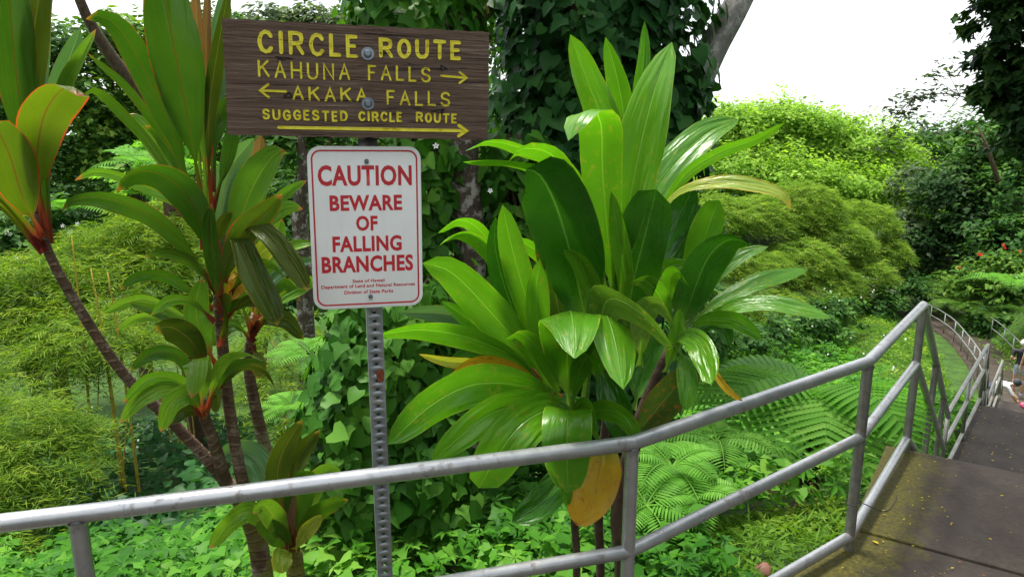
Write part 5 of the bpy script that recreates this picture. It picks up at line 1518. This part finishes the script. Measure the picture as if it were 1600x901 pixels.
bamboo("low bamboo clump peeping out right of the ti plant's lower leaves", [(1215, 480, 29, 45, 30), (1150, 485, 28, 45, 30)], .24, M_FARBAM, 65, FB, dens=1.1, twig=.5)
SG = "dark shrubs on the valley floor"
for k, (rows, lab) in enumerate((
    ([(1085, 380, 22, 50, 60), (1060, 450, 20, 60, 60), (1100, 520, 19, 50, 40), (1040, 330, 22, 40, 50)], "dark shrub close behind the right side of the ti plant"),
    ([(1150, 540, 23, 50, 30), (1200, 525, 24, 45, 32)], "dark shrub at the foot of the low bamboo clump"),
    ([(1265, 515, 26, 50, 34), (1300, 490, 28, 40, 30)], "dark shrub sprinkled with white blossoms, in the middle of the valley floor"),
    ([(1360, 480, 32, 45, 30), (1410, 455, 34, 40, 34), (1325, 470, 32, 30, 30)], "dark shrub where the far path disappears"))):
    tree("shrub", lab, "shrub", rows, .24, M_FOREST, 66 + k, cover=1.4, r0=.08, group=SG)
rs = np.random.RandomState(75)
def on_ground(n, px0, px1, py0, py1, h=.4):
    out = []
    while len(out) < n:
        px, py = rs.uniform(px0, px1), rs.uniform(py0, py1)
        v = (py - 450.5) / F
        sl = (ST + CT * v) / (CT - ST * v)
        ys = np.linspace(3, 40, 150)
        xs = (px - 800) / F / (CT - ST * v) * ys
        hit = np.nonzero(EYE - ys * sl < ground(xs, ys) + h)[0]
        if len(hit) and not on_deck(xs[hit[0]], ys[hit[0]])[0]:
            yy = ys[hit[0]]
            out.append((np.array([xs[hit[0]], yy, EYE - yy * sl + .03]), (rs.uniform(-.4, .4), -.8, .6), yy))
    return out
for s_, (n, a) in enumerate(((38, (1060, 1420, 490, 620)), (24, (200, 470, 590, 720)), (14, (20, 160, 600, 740)))):
    fl = on_ground(n, *a)
    parts = []
    tv, tf = palm_t(5, 288, .30, [1] * 5)
    for p, nn, yy in fl:
        scatter(parts, rs, p[None], rvec(rs, 1), np.array([nn]), np.array([.0022 * yy ** .9 + .006]), (tv, tf))
    tag(finish("blossoms", parts, M_PETAL), kind="stuff")
fl = [(at(x + rs.uniform(-4, 4), y + rs.uniform(-4, 4), 11.2), (0, -1, .4)) for x, y in ((98, 352), (112, 360), (122, 352), (100, 380), (60, 372), (28, 400), (20, 365), (132, 400), (150, 395), (8, 360))]
blossoms(fl, M_PETAL, 76, "blossoms", .045)
blossoms([(at(1170 + rs.uniform(-110, 220), 470 + rs.uniform(-40, 60), 21), (0, -1, .4)) for _ in range(16)], M_PETAL, 77, "blossoms", .035)

# ---------- right: dark wood, overhanging crown, ferny bank
RG = "trees of the dark wood on the right"
tree("forest_tree", "grey-green lacy tree at the edge between the sunlit tree and the dark wood", "tree", [(1432, 300, 40.3, 45, 50), (1420, 365, 39.0, 42, 45), (1450, 400, 37.7, 40, 40)], .36, M_GREY, 81, cover=1.1, group=RG)
tree("forest_tree", "dark rounded tree of the wood, left flank facing the valley", "tree", [(1490, 310, 37.5, 55, 60), (1470, 390, 37.5, 55, 55), (1530, 370, 36.0, 60, 60), (1420, 430, 40.5, 45, 40)], .33, M_DARK, 82, group=RG)
tree("forest_tree", "tall dark tree of the wood, against the right frame and above the bank", "tree", [(1550, 250, 38.4, 50, 60), (1600, 300, 35.2, 60, 70), (1640, 220, 35.2, 60, 80), (1580, 380, 33.6, 60, 50), (1650, 380, 32.0, 60, 60), (1565, 215, 37, 45, 45), (1520, 285, 38, 45, 45), (1610, 230, 36, 55, 60)], .32, M_FOREST, 83, group=RG)
tree("forest_tree", "near tree whose black-green boughs hang into the top right corner", "tree", [(1560, 30, 12, 45, 50), (1610, 70, 12, 60, 70), (1580, 130, 12, 42, 45), (1640, 160, 11.5, 60, 60), (1560, -60, 12, 60, 60), (1615, 215, 12, 55, 50), (1548, 95, 12, 30, 40), (1590, 20, 12, 60, 50), (1600, 130, 12.3, 55, 55), (1565, 165, 12.2, 28, 32)], .15, M_DARK, 84, tm=T_LOBE, cover=2.3, base=(11.5, 12.5), r0=.2, group=RG, droop=.7)
# thin sprays against the sky
root = empty("spray_branch", "thin sparse branch with grey-green leaf sprays against the white sky", "branch", at(1560, 180, 13))
m = MB()
rs = np.random.RandomState(85)
parts = []
m.tube([at(1620, 200, 12.8), at(1560, 180, 13), at(1500, 150, 13.2), at(1440, 150, 13.4), at(1400, 180, 13.5), at(1386, 215, 13.6)], [.018, .014, .010, .008, .006, .003], 6, smoothpath=24)
for (x, y) in ((1480, 112), (1455, 120), (1500, 90), (1440, 150), (1415, 150), (1400, 180), (1390, 205), (1380, 235), (1425, 175), (1465, 150), (1490, 140), (1410, 215), (1460, 200), (1395, 165)):
    c = at(x, y, 13.4)
    m.tube([at(1500 if x > 1450 else 1430, 150, 13.3), c], [.008, .003], 5)
    n = 38
    p = c + rs.normal(size=(n, 3)) * [.16, .16, .07]
    scatter(parts, rs, p, rvec(rs, n) - UP * .3, UP + rvec(rs, n) * .5, .15 * rs.uniform(.6, 1.2, n), T_OVAL)
m.build("branch_wood", B_BROWN, root)
finish("foliage", parts, M_GREY, root)
root = empty("dead_branch", "bare brown snag sticking out of the dark wood under the sky", "branch", at(1555, 275, 29))
MB().tube([at(1560, 285, 29), at(1545, 235, 29), at(1528, 198, 29)], [.10, .075, .03], 7).tube([at(1535, 212, 29), at(1505, 205, 29), at(1484, 184, 29)], [.03, .02, .008], 6).tube([at(1540, 230, 29), at(1510, 226, 29)], [.025, .008], 6).build("branch_wood", B_BROWN, root)

def fern(label, centre, n, length, seed, mat=M_FERN, droop=.55, elev=(.35, .9), pairs=26, sub=11, azr=(0, 6.283), group=None, trunk=0.0, wid=.30, lk=.52):
    """rosette of arching fronds, each cut into leaflets that are cut again"""
    rs = np.random.RandomState(seed)
    root = empty("fern", label, "fern", centre, group)
    if trunk:
        MB().tube([np.array(centre) - [0, 0, trunk], centre], [.07, .06], 10).build("trunk", B_BROWN, root)
    for fi in range(n):
        az = azr[0] + (azr[1] - azr[0]) * (fi + rs.uniform(-.3, .3)) / n
        el = rs.uniform(*elev)
        Ln = length * rs.uniform(.8, 1.1)
        h = np.array([math.cos(az), math.sin(az), 0])
        s = np.linspace(0, 1, 24)
        rach = np.array(centre) + h * (Ln * s * math.cos(el))[:, None] + UP * (Ln * (s * math.sin(el) - droop * s ** 2))[:, None]
        T_ = unit(np.gradient(rach, axis=0))
        sd = unit(np.cross(T_, UP))
        nr = np.cross(sd, T_)
        parts = []
        sp = np.linspace(.14, .985, pairs)
        P_, Fw, Nn, Sz = [], [], [], []
        for q in sp:
            pl = Ln * wid * math.sin(math.pi * min(1, .16 + .86 * q)) ** .8 + .01
            c = np.array([np.interp(q, s, rach[:, k]) for k in range(3)])
            t_ = unit(np.array([np.interp(q, s, T_[:, k]) for k in range(3)])); d_ = unit(np.array([np.interp(q, s, sd[:, k]) for k in range(3)])); n_ = unit(np.array([np.interp(q, s, nr[:, k]) for k in range(3)]))
            for sg in (-1, 1):
                pd = unit(d_ * sg + t_ * .38 + n_ * .12)
                if sub > 0:
                    ss = np.linspace(.08, 1, sub)
                    pt = c + pd * (pl * ss)[:, None] - UP * (pl * .25 * ss ** 2)[:, None]
                    lw = Ln / pairs * lk * (1.05 - ss) ** .5 + .002
                    for s2 in (-1, 1):
                        P_.append(pt); Fw.append(np.broadcast_to(t_ * s2 + pd * .55, (sub, 3))); Nn.append(np.broadcast_to(n_, (sub, 3)) + rs.normal(size=(sub, 3)) * .08); Sz.append(lw)
                else:
                    P_.append(c[None]); Fw.append(pd[None] - UP * .25); Nn.append(n_[None]); Sz.append(np.array([pl]))
        P_, Fw, Nn, Sz = map(np.concatenate, (P_, Fw, Nn, Sz))
        scatter(parts, rs, P_, Fw, Nn, Sz, T_LEAFLET if sub > 0 else (T_PINNA_W if sub < 0 else T_PINNA), np.full(len(P_), rs.uniform(.25, .75)))
        m = MB()
        m.tube(rach, np.linspace(.006, .0015, 24) * max(1, length), 5, caps=False)
        q4 = np.concatenate(m.F[4])
        parts.append((np.concatenate(m.V), [q4], [np.full(len(q4), .9)]))
        finish("frond", parts, mat, root)
    return root
T_LEAFLET = tmpl([(0, 0, 0), (-.30, .35, 0), (0, 1, -.05), (.30, .35, 0)], [[[0, 2, 1], [0, 3, 2]]])
T_PINNA = tmpl([(0, 0, 0), (-.055, .3, .015), (-.045, .65, 0), (0, 1, -.1), (.045, .65, 0), (.055, .3, .015)], [[[0, 5, 1]], [[1, 5, 4, 2]], [[2, 4, 3]]])
T_PINNA = (T_PINNA[0], [np.array([[0, 5, 1], [2, 4, 3]]), np.array([[1, 5, 4, 2]])])
def toothed(n, w):
    """one long leaflet with a saw-toothed margin"""
    V, q3, q4 = [], [], []
    for k in range(n + 1):
        y = k / n
        hw = w * (1 - .8 * y ** 2.2)
        V += [(-hw * .62, y, .02 - .10 * y * y), (0, y, -.10 * y * y), (hw * .62, y, .02 - .10 * y * y)]
    for k in range(n):
        i = 3 * k
        q4 += [[i, i + 1, i + 4, i + 3], [i + 1, i + 2, i + 5, i + 4]]
        y = k / n
        hw = w * (1 - .8 * y ** 2.2)
        for s in (-1, 1):
            V.append((s * hw, y + 1.1 / n, .03 - .10 * y * y))
            q3.append([i, i + 3, len(V) - 1] if s < 0 else [i + 5, i + 2, len(V) - 1])
    return np.array(V, float), [np.array(q4), np.array(q3)]
T_PINNA_W = toothed(11, .095)
c = at(1278, 612, 4.9)
fern("large spreading tree fern behind the bend of the handrail", c, 9, 1.12, 91, droop=.72, elev=(.42, .7), azr=(2.4, 5.3), trunk=c[2] - g1(c[0], c[1]) + .1, pairs=19, sub=-1, wid=.30)
for k, (x, y, Yd, ln, lab) in enumerate(((1050, 730, 3.7, .42, "small fern just right of the middle post, under the sloping rail"), (1085, 775, 3.5, .36, "lowest small fern among the leaves near the grassy patch"), (1010, 790, 3.4, .36, "small fern half hidden behind the middle post"), (1120, 690, 4.3, .5, "small fern at the left tip of the large tree fern"), (1345, 690, 4.4, .42, "small fern tucked against the mossy corner of the landing"))):
    fern(lab, at(x, y, Yd), 8, ln, 92 + k, pairs=18, sub=0, elev=(.3, .9), group="small ferns by the handrail")
for k, (x, y, Yd, ln, lab) in enumerate(((225, 260, 11.5, 1.0, "pale fern high on the left slope, beside the main ti crown"), (490, 560, 6.2, .6, "green fern in the dark gap left of the steel post"), (455, 640, 6.6, .5, "yellowing fern in the gap between the low ti plant and the vine mound"), (110, 330, 11.5, .9, "fern behind the red-edged leaf of the far-left ti crown"))):
    fern(lab, at(x, y, Yd), 8, ln, 101 + k, pairs=18, sub=0, group="ferns in the left gully")
for k, (x, y, Yd, ln, lab) in enumerate(((1500, 480, 31, 1.6, "dark fern high on the bank above the far railing"), (1545, 490, 30, 1.5, "dark fern drooping toward the far path"), (1475, 470, 33, 1.6, "dark fern at the left end of the bank"), (1580, 445, 27, 2.2, "palm-like fern with arching pale fronds at the right frame edge"), (1600, 490, 27, 1.5, "fern just above the standing person"))):
    fern(lab, at(x, y, Yd), 9, ln, 111 + k, M_SHRUB if k != 3 else M_FERN, pairs=18, sub=0, group="ferns on the right bank", wid=.24)
tree("shrub", "yellow-green shrub on the bank under the dark wood", "shrub", [(1540, 440, 31.5, 45, 30), (1575, 420, 31.5, 40, 30), (1505, 450, 33.2, 40, 25), (1600, 455, 29.9, 45, 30)], .26, M_SHRUB, 121, r0=.06, group="bank shrubs")
tree("shrub", "low shrub hugging the slope right of the far path", "shrub", [(1560, 505, 30.0, 50, 26), (1515, 500, 34.0, 40, 26), (1600, 510, 29.2, 40, 26), (1470, 470, 38.9, 36, 28)], .24, M_FOREST, 122, r0=.06, group="bank shrubs")
blossoms([(at(x + rs.uniform(-5, 5), y + rs.uniform(-4, 4), 29.5), (0, -1, .4)) for x, y in ((1532, 395), (1538, 400), (1528, 402), (1563, 380), (1566, 384), (1498, 417), (1592, 392))], M_REDPET, 123, "red_blossoms", .08)
# the wood closing every gap far behind
rs = np.random.RandomState(130)
lob = []
for k in range(46):
    x = -55 + 110 * k / 45 + rs.uniform(-1, 1)
    yy = rs.uniform(52, 60)
    top = 2.0 + rs.uniform(-1.0, 1.2) + (2.0 if x < -6 else 0)
    lob.append((np.array([x, yy, top - 3.2]), np.array([2.6, 2.2, 3.2])))
    lob.append((np.array([x + 1, yy - 2, top - 6.2]), np.array([2.6, 2.2, 3.4])))
tag(finish("forest", crown(rs, lob, .55, T_DIA, 1.3), M_FOREST), kind="stuff")
# unseen wood added behind and beside the walkway to cut fill light
lob = []
for k, az in enumerate(np.radians(np.arange(62, 262, 9))):
    for z, r in ((1.2, 2.0),) if 120 < math.degrees(az) < 215 else ((1.5, 2.2), (4.6, 2.4), (7.4, 2.2)):  # kept low straight behind so light reaches the signs
        R_ = rs.uniform(8.5, 11)
        lob.append((np.array([math.sin(az) * R_, math.cos(az) * R_, z + rs.uniform(-.6, .6)]), np.array([r, r, r]) * rs.uniform(.85, 1.15)))
tag(finish("forest", crown(rs, lob, .38, T_DIA, 1.5), M_DARK), kind="stuff")
# dry twigs and a stone by the landing
m = MB()
rs = np.random.RandomState(140)
for k in range(12):
    a = at(rs.uniform(1200, 1290), rs.uniform(725, 810), 4.1)
    a[2] = g1(a[0], a[1]) + rs.uniform(.05, .3)
    m.tube([a, a + rs.uniform(-.12, .12, 3) + [0, 0, -.05], a + np.r_[rs.uniform(-.25, .25, 2), -.2]], [.006, .005, .003], 5, smoothpath=8)
tag(m.build("dead_twigs", plain("dry_twig", (.16, .06, .03))), kind="stuff")
def stone(p, r, mat, label):
    m = MB()
    uvsphere(m, (0, 0, 0), 1.0, 16, 10)
    V = m.V[0]
    V *= (1 + .10 * np.sin(V[:, [0]] * 4 + 1) + .08 * np.sin(V[:, [1]] * 6) * np.cos(V[:, [2]] * 5)) * r
    tag(m.build("stone", mat, org=None), label, "stone").location = tuple(p)
px_ = at(1195, 885, 2.95); px_[2] = g1(px_[0], px_[1]) + .03
stone(px_, np.array([.05, .04, .035]), plain("red_stone", (.16, .07, .045)), "reddish stone in the grass beside the bottom rail")
# fallen yellow leaves on the concrete
rs = np.random.RandomState(141)
parts = []
n = 900
x, y = rs.uniform(.6, 3.4, n), rs.uniform(1.6, 3.8, n)
u_ = rs.rand(n)
ins = on_deck(x + .12, y - .0) & on_deck(x - .05, y + .06) & (rs.rand(n) < np.where(x < 1.0 + y * .33, .9, .28))
x, y = x[ins], y[ins]
n = len(x)
scatter(parts, rs, np.stack([x, y, np.full(n, .004)], 1), rvec(rs, n) * [1, 1, 0] + [.01, 0, 0], UP + rvec(rs, n) * .15, .011 * rs.uniform(.5, 1.6, n), T_OVAL)
n = 130
s = rs.rand(n)
p = lerp(E[1], E[2], 0)[None] * (1 - s[:, None]) + E[2][None] * s[:, None] + np.c_[RGT[None] * (rs.rand(n)[:, None] ** 1.6 * 1.1 + .05), np.full((n, 1), .006)]
scatter(parts, rs, p, rvec(rs, n) * [1, 1, 0], UP + rvec(rs, n) * .15, .024 * rs.uniform(.5, 1.4, n), T_OVAL)
tag(finish("leaf_litter", parts, M_LITTER), kind="stuff")
def one_leaf(px, py, Yd, z, size, mat, label, ang):
    rs = np.random.RandomState(int(px))
    p = at(px, py, Yd); p[2] = z
    parts = []
    scatter(parts, rs, np.array([p]), np.array([[math.cos(ang), math.sin(ang), 0]]), UP[None] + 0.0, size, T_OVAL)
    tag(finish("fallen_leaf", parts, mat), label, "leaf")
one_leaf(1492, 708, 5.9, -1.865, .14, M_GRASS, "fresh green leaf lying on the second landing by its handrail", .3)
one_leaf(1373, 851, 2.78, .005, .035, M_LITTER, "orange leaf lying on the landing beside the corner post", 2)

# ------------------------------------------------------------------ people
SKIN = plain("skin", (.46, .25, .17), .5)
def person(label, loc, yaw, joints, bones, regions, mats, hair=None):
    """joints: name -> (x,y,z,r); one skinned, subdivided body; regions(face centre) -> material index"""
    names = list(joints)
    me = bpy.data.meshes.new("person")
    me.from_pydata([joints[k][:3] for k in names], [(names.index(a), names.index(b)) for a, b in bones], [])
    o = bpy.data.objects.new("person", me)
    COL.objects.link(o)
    sk = o.modifiers.new("skin", 'SKIN')
    sv = me.skin_vertices[0].data
    for k, nme in enumerate(names):
        r = joints[nme][3]
        sv[k].radius = (r, r) if not isinstance(r, tuple) else r
        sv[k].use_root = nme == "pelvis"
    ss = o.modifiers.new("sub", 'SUBSURF')
    ss.levels = ss.render_levels = 2
    dg = bpy.context.evaluated_depsgraph_get()
    nm = bpy.data.meshes.new_from_object(o.evaluated_get(dg))
    o.modifiers.clear()
    o.data = nm
    for m in mats:
        nm.materials.append(m)
    for p in nm.polygons:
        p.use_smooth = True
        p.material_index = regions(p.center)
    o.location = loc
    o.rotation_euler = (0, 0, yaw)
    tag(o, label, "person")
    return o
def shoe(parent, c, yaw, mat):
    m = MB()
    uvsphere(m, (0, 0, .04), 1, 12, 8, (.047, .135, .048))
    V = m.V[0]
    V[:, 2] = np.maximum(V[:, 2], 0)
    cs, sn = math.cos(yaw), math.sin(yaw)
    V[:] = np.c_[V[:, 0] * cs - V[:, 1] * sn, V[:, 0] * sn + V[:, 1] * cs, V[:, 2]] + np.array(c)
    m.build("shoe", mat, parent, org=(0, 0, 0))
def hand_bones(j, b, s, wrist, dirv, side):
    """palm, four fingers and a thumb"""
    w = np.array(wrist); d = unit(np.array(dirv)); sd = unit(np.array(side))
    j[s + "palm"] = (*(w + d * .07), (.036, .018))
    b.append((s + "wrist", s + "palm"))
    for k, (off, ln) in enumerate(((-.026, .065), (-.009, .078), (.009, .074), (.026, .058))):
        j[f"{s}k{k}"] = (*(w + d * .10 + sd * off), .0095)
        j[f"{s}t{k}"] = (*(w + d * (.10 + ln) + sd * off * 1.2), .007)
        b += [(s + "palm", f"{s}k{k}"), (f"{s}k{k}", f"{s}t{k}")]
    j[s + "th"] = (*(w + d * .075 - sd * .058), .009)
    b.append((s + "palm", s + "th"))
def head_parts(o, c, hair_mat, cap=None, rad=.108, face=(0, -1, 0)):
    f = np.array(face, float)
    rt_ = np.array([-f[1], f[0], 0])
    m = MB(); uvsphere(m, np.array(c) - f * .018 + [0, 0, .022], rad, 16, 12, (.93, 1.02, 1.06))
    V = m.V[0]
    m.build("hair" if not cap else "cap", cap or hair_mat, o, org=(0, 0, 0))
    if cap:
        b = MB(); uvsphere(b, np.array(c) + f * .12 + [0, 0, .03], 1, 14, 8, (.085, .085, .014)); b.build("cap_brim", cap, o, org=(0, 0, 0))
    e = MB()
    for s in (-1, 1):
        uvsphere(e, np.array(c) + f * .098 + rt_ * .034 * s + [0, 0, -.012], .011, 8, 6)
    e.build("eyes", plain("eye", (.03, .02, .02)), o, org=(0, 0, 0))
# standing, in black top and grey shorts, seen from the side-rear; turned to look down the path
j, b = {}, []
j["pelvis"] = (0, 0, .93, (.15, .11)); j["waist"] = (0, 0, 1.08, (.13, .095)); j["chest"] = (0, 0, 1.28, (.165, .11)); j["neck0"] = (0, 0, 1.43, .055); j["neck"] = (0, -.01, 1.48, .052); j["head"] = (0, -.02, 1.57, (.078, .095)); j["top"] = (0, -.015, 1.64, (.07, .085))
b += [("pelvis", "waist"), ("waist", "chest"), ("chest", "neck0"), ("neck0", "neck"), ("neck", "head"), ("head", "top")]
j["nose"] = (0, -.125, 1.565, .012); b.append(("head", "nose"))
for s, sg in (("l", -1), ("r", 1)):
    j[s + "hip"] = (sg * .095, 0, .86, .095); j[s + "knee"] = (sg * .10, -.02, .49, .058); j[s + "calf"] = (sg * .10, .015, .34, .056); j[s + "ank"] = (sg * .10, .02, .09, .038); j[s + "toe"] = (sg * .11, -.12, .035, .034)
    b += [("pelvis", s + "hip"), (s + "hip", s + "knee"), (s + "knee", s + "calf"), (s + "calf", s + "ank"), (s + "ank", s + "toe")]
    j[s + "sh"] = (sg * .19, 0, 1.37, .062); j[s + "elb"] = (sg * .25, .03, 1.10, .042); j[s + "wrist"] = (sg * .20, -.17, 1.02, .028)
    b += [("chest", s + "sh"), (s + "sh", s + "elb"), (s + "elb", s + "wrist")]
    hand_bones(j, b, s, j[s + "wrist"][:3], (-sg * .5, -.8, .1), (0, .2, 1))
BLK, GRY = plain("black_cloth", (.012, .012, .014), .8), plain("grey_cloth", (.30, .34, .40), .8)
def reg1(c):
    if c.z > 1.44 or (abs(c.x) > .205 and c.z < 1.20) or (c.z < 1.16 and c.y < -.14):
        return 0
    if c.z > .95:
        return 1
    return 2 if c.z > .66 else 0
pl = person("person in black top and grey shorts standing upright on the path", (*at(1597, 560, 20.6)[:2], -6.05), math.radians(150), j, b, reg1, [SKIN, BLK, GRY])
head_parts(pl, (0, -.02, 1.58), plain("light_hat_cloth", (.55, .53, .42)), None)
for s in (-1, 1):
    shoe(pl, (s * .10, -.045, 0), 0, plain("purple_shoe", (.35, .30, .55), .6))
# stooping, in white shirt and dark cap, one hand reaching down to the ground
j, b = {}, []
j["pelvis"] = (0, .30, .62, (.14, .12)); j["waist"] = (0, .12, .70, (.13, .10)); j["chest"] = (0, -.10, .73, (.155, .11)); j["neck0"] = (0, -.24, .74, .056); j["neck"] = (0, -.28, .745, .052); j["head"] = (0, -.36, .76, (.075, .09)); j["top"] = (0, -.42, .78, (.07, .085))
b += [("pelvis", "waist"), ("waist", "chest"), ("chest", "neck0"), ("neck0", "neck"), ("neck", "head"), ("head", "top")]
for s, sg in (("l", -1), ("r", 1)):
    j[s + "hip"] = (sg * .10, .32, .56, .09); j[s + "knee"] = (sg * .13, .0, .40, .058); j[s + "ank"] = (sg * .12, .20, .09, .038); j[s + "toe"] = (sg * .13, .05, .035, .034)
    b += [("pelvis", s + "hip"), (s + "hip", s + "knee"), (s + "knee", s + "ank"), (s + "ank", s + "toe")]
    j[s + "sh"] = (sg * .17, -.16, .72, .058)
    j[s + "elb"] = (sg * .24, -.30, .48, .040)
    j[s + "wrist"] = (sg * .17, -.46, .24 if sg < 0 else .30, .027)
    b += [("chest", s + "sh"), (s + "sh", s + "elb"), (s + "elb", s + "wrist")]
    hand_bones(j, b, s, j[s + "wrist"][:3], (0, -.35, -.9), (1, 0, 0))
WHT, NAVY = plain("white_cloth", (.48, .48, .50), .8), plain("navy_cloth", (.03, .035, .06), .8)
def reg2(c):
    if c.y < -.26 and abs(c.x) < .12 and c.z > .6:
        return 0
    if c.z < .50 and c.y < -.2 or c.z < .34:
        return 0
    return 1 if c.y < .16 and c.z > .5 else 2
pl = person("person in white shirt and dark cap stooping to the ground beside the third handrail", (*at(1563, 600, 19.6)[:2], -6.05), math.radians(62), j, b, reg2, [SKIN, WHT, NAVY])
head_parts(pl, (0, -.40, .80), None, plain("dark_cap_cloth", (.03, .035, .045), .8), .105)
for s in (-1, 1):
    shoe(pl, (s * .125, .12, 0), 0, plain("dark_shoe", (.04, .04, .05), .6))
# the third is mostly outside the frame: standing on the third landing in pink shoes
j, b = {}, []
j["pelvis"] = (0, 0, .93, (.15, .11)); j["waist"] = (0, 0, 1.08, (.13, .095)); j["chest"] = (0, 0, 1.28, (.165, .11)); j["neck0"] = (0, 0, 1.43, .055); j["neck"] = (0, -.01, 1.48, .052); j["head"] = (0, -.02, 1.57, (.078, .095)); j["top"] = (0, -.015, 1.64, (.07, .085))
b += [("pelvis", "waist"), ("waist", "chest"), ("chest", "neck0"), ("neck0", "neck"), ("neck", "head"), ("head", "top")]
for s, sg in (("l", -1), ("r", 1)):
    j[s + "hip"] = (sg * .095, 0, .86, .095); j[s + "knee"] = (sg * .10, -.03, .49, .058); j[s + "calf"] = (sg * .10, .02, .34, .056); j[s + "ank"] = (sg * .10, .03, .09, .038); j[s + "toe"] = (sg * .11, -.11, .035, .034)
    b += [("pelvis", s + "hip"), (s + "hip", s + "knee"), (s + "knee", s + "calf"), (s + "calf", s + "ank"), (s + "ank", s + "toe")]
    j[s + "sh"] = (sg * .19, 0, 1.37, .062); j[s + "elb"] = (sg * .24, .03, 1.10, .042); j[s + "wrist"] = (sg * .25, -.05, .86, .028)
    b += [("chest", s + "sh"), (s + "sh", s + "elb"), (s + "elb", s + "wrist")]
    hand_bones(j, b, s, j[s + "wrist"][:3], (0, -.1, -1), (0, 1, 0))
PNK = plain("pink_shoe_cloth", (.75, .04, .18), .6)
pl = person("bare-legged person in pink shoes, only one leg inside the frame edge", (*at(1611, 632, 13.5)[:2], -3.65), math.radians(170), j, b, reg1, [SKIN, plain("red_cloth", (.4, .05, .06), .8), NAVY])
head_parts(pl, (0, -.02, 1.58), plain("brown_hair", (.05, .03, .02)), None)
for s in (-1, 1):
    shoe(pl, (s * .10, -.04, 0), 0, PNK)
